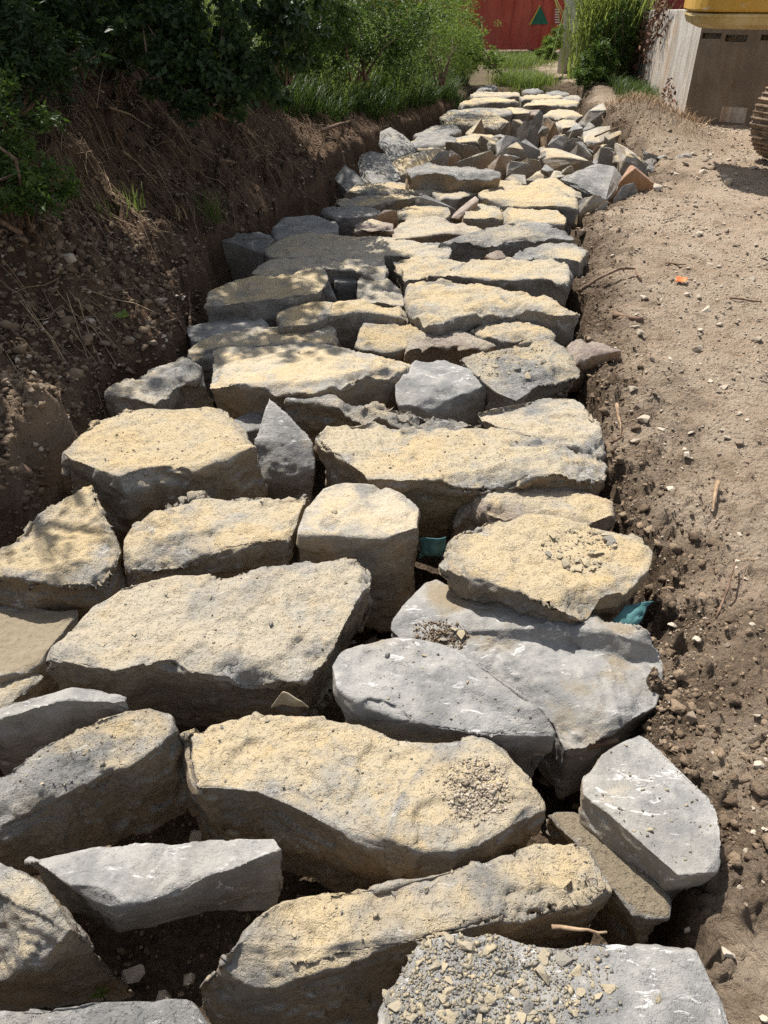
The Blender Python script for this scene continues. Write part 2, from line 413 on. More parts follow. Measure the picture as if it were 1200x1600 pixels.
def build_ground():
    th = np.concatenate([np.linspace(-180, -46, 24)[:-1], np.linspace(-46, 46, 470), np.linspace(46, 180, 24)[1:-1]])
    th = np.radians(th)
    rr = [.12]
    while rr[-1] < 26: rr.append(rr[-1] + max(.006, rr[-1] * .0060))
    while rr[-1] < 900: rr.append(rr[-1] * 1.12)
    rr = np.array(rr); nr, na = len(rr), len(th)
    X = (rr[:, None] * np.sin(th)[None, :]).ravel(); Y = (rr[:, None] * np.cos(th)[None, :]).ravel()
    Z = height(X, Y)
    V = np.stack([X, Y, Z], 1)
    V = np.concatenate([V, [[0, 0, height([0], [0])[0]]]])
    i = np.arange(nr - 1)[:, None] * na; j = np.arange(na)[None, :]; j2 = (j + 1) % na
    Q = np.stack([i + j, i + na + j, i + na + j2, i + j2], -1).reshape(-1, 4)
    c = nr * na
    T = np.stack([np.full(na, c), np.arange(na), (np.arange(na) + 1) % na], 1)
    me = mesh_np("ground", V, tris=T, quads=Q, smooth=True)
    x, y = V[:, 0], V[:, 1]; sL, sR = edges(x, y)
    P = np.stack([x, y, 0 * x], 1); n = fbm(P, 1.6, 3, 21); n5 = fbm(P, 6, 3, 25)
    d = np.maximum(np.exp(-np.clip(sR, 0, 9) / .22) * 1.25 * (sR < 3), 1.0 * (sR < .02))
    nearwet = np.exp(-((y - at_z(1130, 1080).y) / .22) ** 2) * np.clip(1.1 - sR / .6, 0, 1) * 1.3
    d = np.clip(np.maximum(d, nearwet) + .35 * n5 * (sR < .5) + .1 * n, 0, 1) * (sL < 0)
    for mx, my, sx, sy, hh in MOUNDS[:2]: d = np.maximum(d, .75 * np.exp(-((x - mx) / (sx * 1.2)) ** 2 - ((y - my) / (sy * 1.1)) ** 2))
    gap_shade = (sL < -.02) & (sR < -.02) & (y < Y_END); d = np.where(gap_shade, 1, d)  # trench bed fully dark: shade of the gaps put into soil colour
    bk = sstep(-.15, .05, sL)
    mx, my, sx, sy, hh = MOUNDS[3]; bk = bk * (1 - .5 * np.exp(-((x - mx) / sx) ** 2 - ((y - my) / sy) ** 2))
    tf = sstep(17.6, 19, y) * .7 * np.clip(.5 + n, 0, 1) + bk * sstep(1.6, 2.6, sL) * .8
    for nm, a in (("damp", d), ("bank", bk), ("turf", np.clip(tf, 0, 1))):
        at = me.attributes.new(nm, 'FLOAT', 'POINT'); at.data.foreach_set("value", a.astype(np.float32))
    return tag(link("ground", me, M_SOIL), kind='structure')
build_ground()

# ------------------------------------------------------------------ rocks
ROCKS = []
def rock(label, pts, z=0.0, t=.33, inset=.05, dust=.75, warm=.5, soil=0.0, rough=1.0, chip=1.0, cat="boulder", name="boulder", group="boulders laid in the trench", mode='prism', shrink=.72):
    ROCKS.append(dict(label=label, pts=pts, z=z, t=t, inset=inset, dust=dust, warm=warm, soil=soil, rough=rough, chip=chip,
                      cat=cat, name=name, group=group, mode=mode, shrink=shrink))

def base_mesh(r):
    if r['mode'] == 'blob':                 # a broken lump: hull of random points about a spot
        g = random.Random(int(r['pts'][0] * 97 + r['pts'][1] * 31)); c0 = at_z(r['pts'][0], r['pts'][1], r['z']); s = r['t']
        a = g.uniform(0, 6.28); sx, sy, sz = s * g.uniform(.8, 1.3), s * g.uniform(.6, 1), s * g.uniform(.5, .9)
        P = []
        for q in range(11):
            v = Vector((g.gauss(0, 1), g.gauss(0, 1), g.gauss(0, 1))).normalized()
            x, y = v.x * sx, v.y * sy
            P.append(c0 + Vector((x * math.cos(a) - y * math.sin(a), x * math.sin(a) + y * math.cos(a), v.z * sz)))
    else:
        P = [at_z(p[0], p[1], r['z'] + (p[2] if len(p) > 2 else 0)) for p in r['pts']]
    c = sum(P, Vector()) / len(P)
    zb = min(r['z'], min(p.z for p in P) + .04) - r['t']
    bm = bmesh.new()
    if r['mode'] != 'prism':
        for p in P: bm.verts.new(p)
        for p in P if r['mode'] == 'hull' else []: bm.verts.new(Vector((c.x + (p.x - c.x) * r['shrink'], c.y + (p.y - c.y) * r['shrink'] + .02, zb)))
        bmesh.ops.convex_hull(bm, input=bm.verts[:])
        for v in [v for v in bm.verts if not v.link_faces]: bm.verts.remove(v)
    else:
        n = len(P)
        area = sum(P[i].x * P[(i + 1) % n].y - P[(i + 1) % n].x * P[i].y for i in range(n)) / 2
        if area < 0: P.reverse()
        size = math.sqrt(abs(area))
        grow = min(.016, size * .03); Q = []
        for i in range(n):                  # the breaks eat into the rim: start a little larger
            e = (P[(i + 1) % n] - P[i - 1]); e.z = 0; nn = Vector((e.y, -e.x, 0))
            Q.append(P[i] + (nn.normalized() * grow if nn.length > 1e-6 else Vector()))
        P = Q
        ins = min(r['inset'], size * .16)
        B = []
        for i in range(n):
            e = (P[(i + 1) % n] - P[i - 1]); e.z = 0
            nn = Vector((e.y, -e.x, 0)); nn = nn.normalized() if nn.length > 1e-6 else Vector((0, -1, 0))
            q = P[i] - nn * ins; B.append(Vector((q.x, q.y, zb)))
        vt = [bm.verts.new(p) for p in P]; vb = [bm.verts.new(p) for p in B]
        hi = [i for i in range(n) if P[i].z > r['z'] - .05]      # lowered rim points make sloping end facets
        bm.faces.new([vt[i] for i in hi]); bm.faces.new(list(reversed(vb)))
        for a, b2 in zip(hi, hi[1:] + [hi[0]]):
            run = [(a + q) % n for q in range((b2 - a) % n + 1)]
            if len(run) > 2: bm.faces.new([vt[i] for i in run])
        for i in range(n):
            j = (i + 1) % n; bm.faces.new((vt[i], vb[i], vb[j], vt[j]))
        bmesh.ops.triangulate(bm, faces=bm.faces[:], ngon_method='EAR_CLIP')
    bmesh.ops.recalc_face_normals(bm, faces=bm.faces[:])
    r['raw'] = r['mode'] != 'prism' and depth(c) > 4.6          # far rubble keeps its sharp broken faces
    if r['raw']:
        bmesh.ops.bevel(bm, geom=bm.edges[:], offset=.006, segments=1, affect='EDGES')
        bmesh.ops.triangulate(bm, faces=bm.faces[:])
        bmesh.ops.subdivide_edges(bm, edges=bm.edges[:], cuts=2, use_grid_fill=True)
    org = Vector((c.x, c.y, zb))
    for v in bm.verts: v.co -= org
    me = bpy.data.meshes.new(r['name']); bm.to_mesh(me); bm.free()
    r['org'] = org; r['top'] = [p - org for p in P]; r['c'] = c
    ext = [max(p[k] for p in P) - min(p[k] for p in P) for k in (0, 1)]
    r['size'] = max(.05, math.sqrt(max(ext[0] * ext[1], 1e-4)))
    return me

def detail_rock(r, me, k):
    n = len(me.vertices)
    V = np.empty(n * 3, np.float32); me.vertices.foreach_get("co", V); V = V.reshape(-1, 3).astype(float)
    def normals():
        N = np.empty(n * 3, np.float32); me.vertex_normals.foreach_get("vector", N); return N.reshape(-1, 3).astype(float)
    def put(): me.vertices.foreach_set("co", V.astype(np.float32).ravel()); me.update()
    g = np.random.default_rng(1000 + k)
    size = r['size']; S = min(1.0, size / .55); ro = r['rough']
    off = np.array(r['org']); W = V + off
    # large broken facets: the block split along a few tilted planes
    if r['mode'] == 'prism' and len(r['top']) > 4:
        top = r['top']; m = len(top); cc = np.mean([tuple(p) for p in top], axis=0); TP = np.array([tuple(p) for p in top])
        for i in range(m):
            for rep_ in range(2):
                a, b = TP[i], TP[(i + 1) % m]; e = b - a; L = np.linalg.norm(e)
                if L < .05 * S or g.random() > (.75 if rep_ == 0 else .5) * min(1, .25 + .75 * r['chip']): continue
                out = np.array([e[1], -e[0], 0.0]); out /= np.linalg.norm(out) + 1e-9
                p = a + e * g.uniform(.2, .8)
                if out @ (a + e / 2 - cc) < 0: out = -out
                az = g.uniform(-.45, .45); out = np.array([out[0] * math.cos(az) - out[1] * math.sin(az), out[0] * math.sin(az) + out[1] * math.cos(az), 0])
                ph = g.uniform(-.30, .25) if rep_ == 0 else g.uniform(.45, 1.15)
                nn = out * math.cos(ph) + np.array([0, 0, math.sin(ph)])
                pen = g.uniform(.002, .022) * S * r['chip']; d0 = nn @ p - pen
                if ph < 0: d0 = nn @ (p - np.array([0, 0, .0]))  - pen * .4
                if (TP @ nn - d0).max() > (.05 if rep_ == 0 else .05) * S: continue
                ex = V @ nn - d0; h_ = ex > 0
                V[h_] -= nn[None] * ex[h_, None]
        put()
    # broad unevenness of every face
    N = normals()
    V += N * (fbm(W, 3.2 / max(S, .25), 3, 11 + k)[:, None] * (.005 if r['raw'] else .010) * S * ro)
    # conchoidal chips knocked off the rim
    fresh = np.zeros(n); top = r['top']; m = len(top); cc = np.mean([tuple(p) for p in top], axis=0)
    rim = np.full(n, 9.0); rz = np.zeros(n)
    for i in range(m):
        a, b = np.array(top[i]), np.array(top[(i + 1) % m]); e = b - a; L = np.linalg.norm(e)
        if L < 1e-4: continue
        tt = np.clip(((V - a) @ e) / (L * L), 0, 1); dn = np.linalg.norm(V - a - tt[:, None] * e, axis=1); nr_ = dn < rim; rim = np.where(nr_, dn, rim); rz = np.where(nr_, a[2] + tt * e[2], rz)
        out = np.array([e[1], -e[0], 0.0]); out /= (np.linalg.norm(out) + 1e-9)
        if out @ (a + e / 2 - cc) < 0: out = -out
        cnt = max(1, int(L / (.15 * max(S, .3)) * r['chip']))
        for q in range(cnt):
            if g.random() < .25: continue
            p = a + e * g.random(); rad = (g.uniform(.12, .5) if g.random() < .8 else g.uniform(.03, .09)) * S; ph = g.uniform(.0, 1.2)
            pen = g.uniform(.003, .015) * S * (2.2 if g.random() < .2 else 1)
            d = out * math.cos(ph) + np.array([0, 0, 1]) * math.sin(ph)
            c = p + d * (rad - pen); D = V - c; dd = np.linalg.norm(D, axis=1); hit = dd < rad
            if hit.any():
                mv = (rad - dd[hit]); mv = mv * np.clip(1.6 - mv / (pen * 1.3 + 1e-6), 0, 1)
                V[hit] += D[hit] / (dd[hit, None] + 1e-9) * mv[:, None]
                fresh[hit] = np.maximum(fresh[hit], np.clip(mv / (.008 * S), 0, 1))
    put(); N = normals(); W = V + off
    upm = sstep(.45, .8, N[:, 2]); sdm = 1 - upm
    # ledges where thin sheets have split off along the rim
    mask = sstep(-.05, .35, fbm(W, 2.6 / max(S, .4), 2, 101 + k))
    drop = np.clip(1.0 + .9 * fbm(W, 8 / max(S, .4), 3, 111 + k) - rim / (.11 * S), 0, 1.6) * mask
    lv = drop * 2.6; stair = (np.floor(lv) + sstep(.82, 1.0, lv - np.floor(lv))) / 2.6
    stair *= sstep(-.11 * S, -.015 * S, V[:, 2] - rz)            # the whole rim goes down, not just its inner side
    V[:, 2] -= stair * .034 * S * min(1.2, ro); fresh = np.maximum(fresh, np.clip(stair * 1.6, 0, 1))
    put(); N = normals()
    # flaking sheets on the bedding face
    f = fbm(W * [1, 1, 2], 3.6 / max(S, .35), 3, 31 + k, .5) * 2.0; st = np.floor(f) + sstep(.86, 1.0, f - np.floor(f)); pm = .35 + .65 * sstep(-.1, .3, fbm(W, 3 / max(S, .4), 2, 121 + k))
    V += N * ((st * .0100 * S * ro) * upm * pm * (1 - .9 * np.exp(-(rim / .022) ** 2)))[:, None]
    # layered, fractured side faces
    lay = noise3(W * [6, 6, 22], 1 / max(S, .35), 51 + k) * .004 + (1 - 2 * np.abs(noise3(W, 9 / max(S, .35), 61 + k))) * .008
    V += N * (lay * sdm * S * ro * (1 - .9 * np.exp(-(rim / .022) ** 2)))[:, None]
    # conchoidal steps where pieces broke out of the sides
    f2 = fbm(W * [1, 1, 1.5] + 3.1, 4.2 / max(S, .35), 3, 131 + k, .5) * 2.2; s2 = np.floor(f2) + sstep(.84, 1.0, f2 - np.floor(f2))
    V += N * (s2 * .0105 * sdm * S * ro * (1 - .8 * np.exp(-(rim / .03) ** 2)))[:, None]
    # grain
    fine = fbm(W, 30 / max(S, .35), 2, 71 + k, .6)
    rid = 1 - 2 * np.abs(noise3(W * [1, 1.5, 1.6], 21 / max(S, .35), 91 + k))
    soft = 1 - .95 * np.exp(-(rim / .028) ** 2)
    V += N * (soft * (fine * (.0035 + .002 * upm) + .0035 * rid * upm) * S * ro)[:, None]
    put()
    w = r.get('vox', .01)
    rimf = np.clip(.75 - rim / (.045 * S + .010) + 1.1 * fbm(W, 7 / max(S, .4), 2, 81 + k), 0, 1)
    fr = np.clip(np.maximum(fresh * .85, rimf * .9), 0, 1).astype(np.float32)
    eg = np.clip(1.15 - rim / (.022 * S + .004), 0, 1)
    at = me.attributes.new("edge", 'FLOAT', 'POINT'); at.data.foreach_set("value", np.maximum(eg, fresh * .5).astype(np.float32))
    at = me.attributes.new("fresh", 'FLOAT', 'POINT'); at.data.foreach_set("value", fr)
    me.polygons.foreach_set("use_smooth", np.full(len(me.polygons), not r['raw'])); me.update()

ROCK_OBJ = {}
def build_rocks():
    tmp = []
    for k, r in enumerate(ROCKS):
        me = base_mesh(r)
        o = bpy.data.objects.new("tmp", me); col.objects.link(o)
        d = max(.8, depth(r['c']))
        vx = min(max(.0060, .0033 * d), max(r['size'] / 14, .006)); r['vox'] = vx
        if r['raw']: tmp.append(o); continue
        md = o.modifiers.new("remesh", 'REMESH'); md.mode = 'VOXEL'; md.voxel_size = vx
        tmp.append(o)
    dg = bpy.context.evaluated_depsgraph_get(); dg.update()
    ms = [bpy.data.meshes.new_from_object(o.evaluated_get(dg)) for o in tmp]
    for o in tmp:
        me = o.data; bpy.data.objects.remove(o); bpy.data.meshes.remove(me)
    tot = 0
    for k, (r, me) in enumerate(zip(ROCKS, ms)):
        if len(me.polygons) == 0: print("EMPTY ROCK", r['label']); continue
        detail_rock(r, me, k); me.name = r['name']; tot += len(me.polygons) * 2
        o = link(r['name'], me, M_ROCK, loc=r['org'])
        me.materials.clear(); me.materials.append(M_ROCK)
        tag(o, r['label'], r['cat'], r['group'], 'thing')
        o['dust'] = float(r['dust']); o['warm'] = float(r['warm']); o['soil'] = float(r['soil']); o['rough'] = float(min(1.2, r['rough']))
        o['rust'] = 0.6 if r['label'].startswith('rust-orange') else (.22 if ('pink' in r['label'] or 'brown' in r['label'].split(' rock')[0][:14]) else 0.0)
        ROCK_OBJ[r['label']] = o
    print("rock triangles", tot)

# ---- large boulders, nearest first: outline of the upper face as seen, height, thickness
B = rock
B("flat grey slab at the bottom edge, half covered with crumbled yellow chips",
  [(690,1458),(760,1470),(880,1472),(960,1457),(985,1457),(1085,1480),(1110,1530),(1150,1590),(1165,1660),(585,1660),(600,1560),(640,1492)], .06, .34, dust=.42, warm=.3, rough=.7)
B("long blocky boulder with yellow top and tall shaded front, behind the chip-strewn slab",
  [(330,1495),(400,1430),(440,1410),(545,1378),(640,1345),(760,1333),(830,1307),(880,1302),(920,1315),(945,1350),(950,1392),(930,1418),(860,1425),(800,1445),(745,1450),(640,1462),(560,1480),(500,1490),(425,1512),(345,1590,-.22),(306,1545,-.14)], .03, .42, inset=.03, dust=.72, warm=.8)
B("soil-covered rock wedged right of the long blocky boulder, pale rim along its edge",
  [(858,1270),(905,1268),(960,1325),(1052,1402),(1045,1432),(1000,1430),(955,1398),(930,1338),(880,1292)], -.03, .34, dust=.3, warm=.8, soil=.9)
B("flat pale grey slab lying on the soil at the lower right",
  [(935,1185),(975,1152),(1000,1148),(1025,1165),(1060,1205),(1110,1240),(1122,1290),(1133,1330),(1120,1355),(1090,1370),(1055,1364),(1010,1325),(960,1290),(912,1250),(910,1225)], .07, .24, inset=.04, dust=.34, warm=.4, soil=.25, rough=.6)
B("large buff boulder with a patch of soil crumbs on its right end, lower middle",
  [(300,1122),(345,1107),(440,1105),(500,1115),(560,1140),(640,1165),(720,1166),(745,1152),(770,1155),(810,1195),(843,1240),(845,1265),(800,1290),(740,1320),(690,1335),(640,1335),(560,1300),(480,1262),(400,1228),(310,1230),(278,1215,-.16),(275,1150,-.08)], .04, .36, inset=.09, dust=.80, warm=.7)
B("grey slab with a rough fractured front at the left edge, below the thin dark sliver",
  [(-70,1215),(0,1195),(60,1165),(130,1130),(190,1112),(240,1107),(262,1112),(270,1140),(262,1160),(225,1180),(170,1200),(110,1225),(50,1252),(-30,1285),(-80,1260)], .02, .30, inset=.01, dust=.60, warm=.6, soil=.2, rough=1.1)
B("dark grey slab with white scuffs and pointed left end, above the black hollow",
  [(24,1340),(70,1330),(200,1318),(330,1312),(425,1312),(442,1322),(350,1347),(295,1375),(240,1408),(190,1407),(120,1383),(60,1357)], .0, .24, inset=.0, dust=.2, warm=.1, rough=.6)
B("big pale boulder sloping down at the lower left edge, above the black hollow",
  [(-120,1330),(0,1338),(60,1372),(105,1425),(118,1450),(60,1500,-.10),(0,1540,-.16),(-110,1560,-.16)], .05, .46, inset=-.02, dust=.72, warm=.8)
B("grey rock just entering at the bottom left edge",
  [(-60,1580),(60,1580),(160,1568),(230,1565),(290,1562),(325,1590),(340,1650),(-60,1690)], -.02, .3, dust=.3, warm=.1)
B("thin dark grey slab standing on edge under the big overhanging boulder, left edge",
  [(-50,1112),(0,1106),(90,1075),(150,1072),(198,1085),(198,1093),(110,1091),(0,1120),(-50,1134)], .05, .36, inset=.02, dust=.25, warm=.2, rough=.6)
B("flat grey rock dusted with brown soil at the left edge",
  [(-60,942),(0,944),(45,947),(80,955),(126,950),(110,985),(62,1030),(50,1042),(0,1052),(-60,1066)], -.04, .3, dust=.3, warm=.4, soil=.62, rough=.6)
B("small yellowish rock tucked at the left edge above the thin dark slab",
  [(-50,1062),(0,1052),(50,1040),(70,1052),(55,1064),(27,1092),(0,1103),(-50,1116)], -.07, .26, dust=.75, warm=.8)
B("big overhanging tan boulder with a grey flaked front rim, left of centre",
  [(57,1028),(110,982),(165,935),(200,915),(235,900),(350,893),(470,880),(555,868),(572,880),(570,905),(540,960),(517,1000),(502,1040),(480,1054),(410,1046),(350,1042),(290,1037),(220,1031),(165,1046),(110,1030)], .07, .36, inset=.13, dust=.80, warm=.45)
B("smooth grey boulder with white scuffs and dusty streak, in front of the larger grey one",
  [(520,1040),(545,1005),(600,986),(640,988),(700,1015),(760,1042),(820,1082),(868,1130),(870,1152,-.02),(860,1166,-.08),(800,1142),(740,1146),(700,1151,-.03),(620,1138,-.06),(545,1125,-.10),(530,1070)], .06, .30, inset=.06, dust=.27, warm=.15, soil=.34, rough=.6)
B("large grey angular boulder with a raised pointed right corner and sand along its hollow",
  [(618,960),(650,915),(685,905),(730,925),(790,950),(850,975),(940,1000),(965,975,.10),(1000,963,.17),(1015,990,.13),(1035,1040,.05),(1040,1080),(1015,1115),(960,1132),(915,1150),(890,1155),(880,1130),(830,1085),(760,1045),(700,1020),(640,994),(615,975)], -.05, .32, inset=.05, dust=.27, warm=.1, soil=.40, rough=.55)
B("big rounded cream boulder with loose flakes on top, right side beside the dirt",
  [(705,840),(740,815),(800,798),(850,800),(905,818),(960,825),(1010,840),(1020,855),(1010,885),(975,915),(935,922),(910,945),(885,958),(830,945),(770,910),(720,890),(692,870)], .12, .38, inset=.10, dust=.90, warm=.8)
B("squarish cream block with a tall brown front, just left of the crumpled teal rag",
  [(508,763),(535,755),(600,758),(638,768),(650,790),(650,830),(600,838),(530,834),(470,832),(474,805)], .09, .46, inset=.02, dust=.82, warm=.9, rough=.8, chip=.4)
B("cream flat-topped boulder with one dark pebble on it, left of the squarish block",
  [(190,855),(215,805),(260,780),(330,762),(410,755),(478,757),(485,770),(465,830),(440,850),(380,860),(300,862),(250,866),(205,880),(192,870)], .06, .36, inset=.04, dust=.82, warm=.8)
B("cream boulder at the left edge with dappled leaf shadow on its top",
  [(-50,880),(0,858),(35,830),(65,790),(90,770),(130,757),(150,757),(160,780),(180,850),(174,880),(150,896),(100,896),(50,906),(0,900),(-50,900)], .09, .38, inset=.02, dust=.78, warm=.8)
B("very large pale boulder with a steep dark grey left front, upper left of the foreground",
  [(90,712),(145,655),(175,650),(200,638),(270,640),(330,635),(350,632),(365,645),(400,705),(340,717),(285,737),(240,731),(190,746),(140,726)], .11, .50, inset=.02, dust=.76, warm=.6)
B("buff boulder with a shadowed grey right face, against the left earth bank",
  [(165,605),(185,593),(230,583),(275,557),(292,555),(318,568),(324,600,-.06),(285,590,-.02),(262,600),(250,622,-.02),(243,632,-.03),(210,616),(170,613)], .06, .34, inset=.0, dust=.72, warm=.4)
B("long flat cream slab with a slanting brown front, behind the pointed grey shard",
  [(335,545),(345,540),(430,540),(500,537),(560,545),(630,555),(637,566),(600,576),(560,582),(520,597),(470,607),(400,600),(350,602),(328,592)], .10, .34, inset=.03, dust=.88, warm=.9, rough=.8)
B("upright pointed grey shard wedged between cream boulders",
  [(420,620,.10),(455,650,.06),(490,688,.0),(493,735,-.10),(470,756,-.17),(408,752,-.17),(395,690,-.02)], .04, .25, dust=.42, warm=.2, mode='hull', chip=.5, rough=.7)
B("narrow dark-fronted slab with a pale crest, lying behind the very long cream boulder",
  [(445,625),(465,613),(540,620),(600,627),(660,638),(700,642),(735,650),(740,660),(700,664),(640,656),(560,641),(500,629)], .05, .36, inset=.02, dust=.6, warm=.6, rough=1.2)
B("small dark rock deep in the gap beside the pointed grey shard",
  [(362,655),(402,638),(416,648),(408,668),(378,676)], -.06, .26, dust=.3, warm=.6, cat="stone", name="stone", chip=.6)
B("very long cream boulder spanning the middle, dark notch at its left end",
  [(495,680),(515,660),(560,655),(650,668),(745,668),(850,678),(900,690),(945,712),(945,735),(900,746),(850,751),(780,746),(700,753),(650,756),(600,756),(560,746),(537,715),(500,700)], .09, .42, inset=.04, dust=.86, warm=.7)
B("pinkish buff slab with dark grey left flank, between very long boulder and rounded cream one",
  [(722,752),(790,752),(850,752),(890,757),(940,775),(965,785),(955,805),(920,815),(880,817),(830,802),(770,795),(735,792,-.06),(712,812,-.10)], .02, .32, inset=.02, dust=.74, warm=.4)
B("flat cream boulder at the right rim, directly behind the very long cream boulder",
  [(745,640),(790,630),(850,622),(890,618),(920,640),(940,660),(940,690),(925,703),(870,690),(830,678),(770,666),(750,656)], .06, .34, dust=.86, warm=.5)
B("smooth bluish grey block with white scratches, right of the narrow dark-fronted slab",
  [(618,595),(650,562),(690,560),(740,575),(758,580),(760,597),(735,612,-.03),(712,634,-.08),(680,632,-.06),(625,622,-.05)], .06, .28, inset=.02, dust=.26, warm=.1, rough=.5)
B("speckled pale boulder with dark flakes on top, right of the bluish grey block",
  [(720,560),(760,545),(830,530),(865,530),(890,548),(910,575),(905,586),(880,581),(850,592),(805,623),(780,611),(750,590),(740,576)], .07, .34, inset=.05, dust=.70, warm=.4, rough=1.3)
B("small brown angular rock resting on the dirt edge at the right",
  [(887,535),(905,528),(940,533,.02),(976,550),(976,556,-.04),(945,560,-.06),(925,572,-.06),(900,560)], .05, .2, inset=.0, dust=.5, warm=.9, cat="stone", name="stone", chip=.6)
B("low buff boulder with dark front, tucked under the long overhanging slab at the right",
  [(730,512),(755,497),(800,495),(860,512),(871,521),(868,529),(830,522),(790,524),(752,522)], .05, .34, dust=.8, warm=.3)
B("brown-fronted buff boulder with a jagged crest, left of the low dark-fronted one",
  [(640,526),(680,513),(720,515),(775,540),(760,549,-.03),(725,535),(690,532),(652,541),(632,546)], .05, .34, dust=.72, warm=.9, rough=1.2)
B("rough cream boulder with a dark scar on its face, right of the shaded gap",
  [(570,503),(610,501),(690,513),(662,529),(628,544),(605,550),(553,541)], .03, .30, dust=.85, warm=.5, rough=1.2)
B("cream-topped boulder with broad dark grey front, half in tree shade",
  [(434,488),(470,475),(560,467),(610,470),(640,487),(634,494),(600,488),(560,487),(500,492),(470,506),(440,507)], .07, .40, inset=.06, dust=.85, warm=.3)
B("thin half-shaded slab lying right behind the long flat cream slab, left side",
  [(285,549),(330,529),(390,515),(440,508),(515,505),(526,515),(522,538),(470,535),(400,538),(340,545),(300,553)], .01, .32, inset=.02, dust=.75, warm=.3)
B("low smooth grey rock in shade at the foot of the left bank",
  [(288,512),(330,503),(370,485),(400,488),(426,505),(420,513),(370,521),(330,531),(300,530)], -.01, .28, dust=.2, warm=.1, rough=.5)
B("large shaded boulder with buff top and grey fractured front, at the left bank",
  [(328,455),(380,432),(430,425),(498,418),(512,425),(505,446),(492,461),(460,462),(420,467),(360,472),(320,477)], .10, .36, inset=.02, dust=.8, warm=.2)
B("pointed grey shard leaning in the dark hollow, shaded",
  [(508,422,.10),(527,468,-.06),(462,471,-.10),(484,450,.0)], .02, .2, dust=.2, warm=.1, mode='hull', chip=.4, rough=.5)
B("dark recessed block inside the shaded hollow",
  [(514,422),(562,428),(558,441),(524,440)], .0, .34, dust=.15, warm=.1, chip=.6)
B("cream boulder with wavy shadow bands, right of the dark hollow",
  [(562,428),(592,425),(625,450),(638,470),(630,476),(590,469),(556,469)], .04, .3, dust=.88, warm=.5)
B("wide cream slab in dappled shade directly behind the dark hollow",
  [(392,425),(420,408),(470,400),(540,397),(598,397),(604,420),(600,438),(560,421),(510,419),(440,425),(400,431)], .06, .34, dust=.86, warm=.3)
B("dark slaty block with a sharp vertical edge against the left bank",
  [(345,375,.0),(370,363,.06),(420,362,.06),(428,372,.06),(411,396,-.04),(396,424,-.26),(366,402,-.12)], .02, .2, dust=.3, warm=.3, mode='hull', chip=.4, rough=.7)
B("long irregular cream slab with leaf shadow, reaching from the slaty block to mid trench",
  [(412,390),(430,375),(470,365),(520,362),(600,370),(660,378),(700,386),(706,400),(660,401),(610,396),(540,401),(470,403),(420,403)], .05, .32, dust=.86, warm=.4)
B("dark bluish slab in full shade by the left bank, beyond the slaty block",
  [(425,355),(440,340),(490,335),(530,348),(526,360),(480,366),(430,371)], .03, .28, dust=.15, warm=.05, rough=.6)
B("grey flat slab with dark scalloped front, beyond the dark bluish slab",
  [(497,328),(520,322),(560,320),(597,328),(590,336),(560,339),(520,337)], .05, .3, dust=.45, warm=.1)
B("small brown stone standing on the slabs beside the scalloped grey slab",
  [(588,337,.04),(600,327,.08),(620,327,.08),(622,342),(624,350,-.06),(602,352,-.06)], .04, .14, dust=.4, warm=.9, mode='hull', cat="stone", name="stone", chip=.4)
B("pinkish brown rounded stone below the small standing brown stone",
  [(548,353),(580,342),(615,350),(613,363),(590,362,-.03),(556,358)], .05, .28, dust=.6, warm=1, cat="stone", name="stone")
B("mid-sized cream boulder with brown shaded front, centre, right of the pinkish stone",
  [(613,358),(635,342),(680,338),(720,348),(752,358),(740,366),(690,364),(650,369),(610,373)], .06, .34, dust=.86, warm=.8)
B("low cream slab with a dark blotched front, behind the mid-sized centre boulder",
  [(620,326),(650,320),(700,322),(704,334),(672,333),(630,338)], .05, .28, dust=.75, warm=.3)
B("sloping smooth grey shard with a lit face, centre of the middle distance",
  [(648,305,.10),(666,303,.10),(714,327,-.02),(704,335,-.08),(640,323,-.02)], .03, .2, dust=.2, warm=.1, mode='hull', chip=.3, rough=.5)
B("shaded buff slab with a brown stain, left of the sloping grey shard",
  [(520,310),(560,303),(640,300),(652,305),(602,313),(582,321),(530,321)], .05, .3, dust=.75, warm=.9)
B("thin pale layered slab just in front of the grey angular rocks at the left bank",
  [(535,300),(555,289),(620,284),(680,290),(686,298),(640,301),(590,301)], .06, .26, dust=.75, warm=.4)
B("loaf-shaped dark rock lying across the trench on top of the slabs",
  [(635,263),(670,253),(720,257),(770,265),(786,273),(740,272),(680,268),(640,270)], .22, .26, inset=.0, dust=.4, warm=.8)
B("cream slab with a large dark triangular front, in front of the loaf-shaped rock",
  [(674,298),(720,289),(760,290),(766,300),(740,300),(712,310),(688,309)], .06, .34, dust=.85, warm=.3)
B("broad cream slab with a dark notch at its right end, middle distance",
  [(746,302),(760,293),(800,290),(860,290),(900,310),(904,321),(870,317),(820,316),(760,311)], .10, .32, dust=.9, warm=.2)
B("cream slab behind the broad notched one, beside the white-scuffed grey rock",
  [(822,290),(835,280),(870,278),(900,292),(912,304),(900,308),(862,291)], .09, .3, dust=.9, warm=.4)
B("narrow cream ledge behind the broad notched slab, below the rubble heap",
  [(742,287),(756,280),(800,279),(822,284),(820,291),(790,290),(758,293)], .09, .26, dust=.85, warm=.4)
B("bright yellow block ending at the right soil edge, in front of the broad notched slab",
  [(785,318),(830,312),(860,320),(886,340),(880,347),(830,346),(795,349)], .05, .30, dust=.95, warm=.5)
B("low block with a shaded brown front, left of the bright yellow block",
  [(730,325),(755,315),(783,322),(786,336),(760,340),(724,341)], .05, .32, dust=.8, warm=.7)
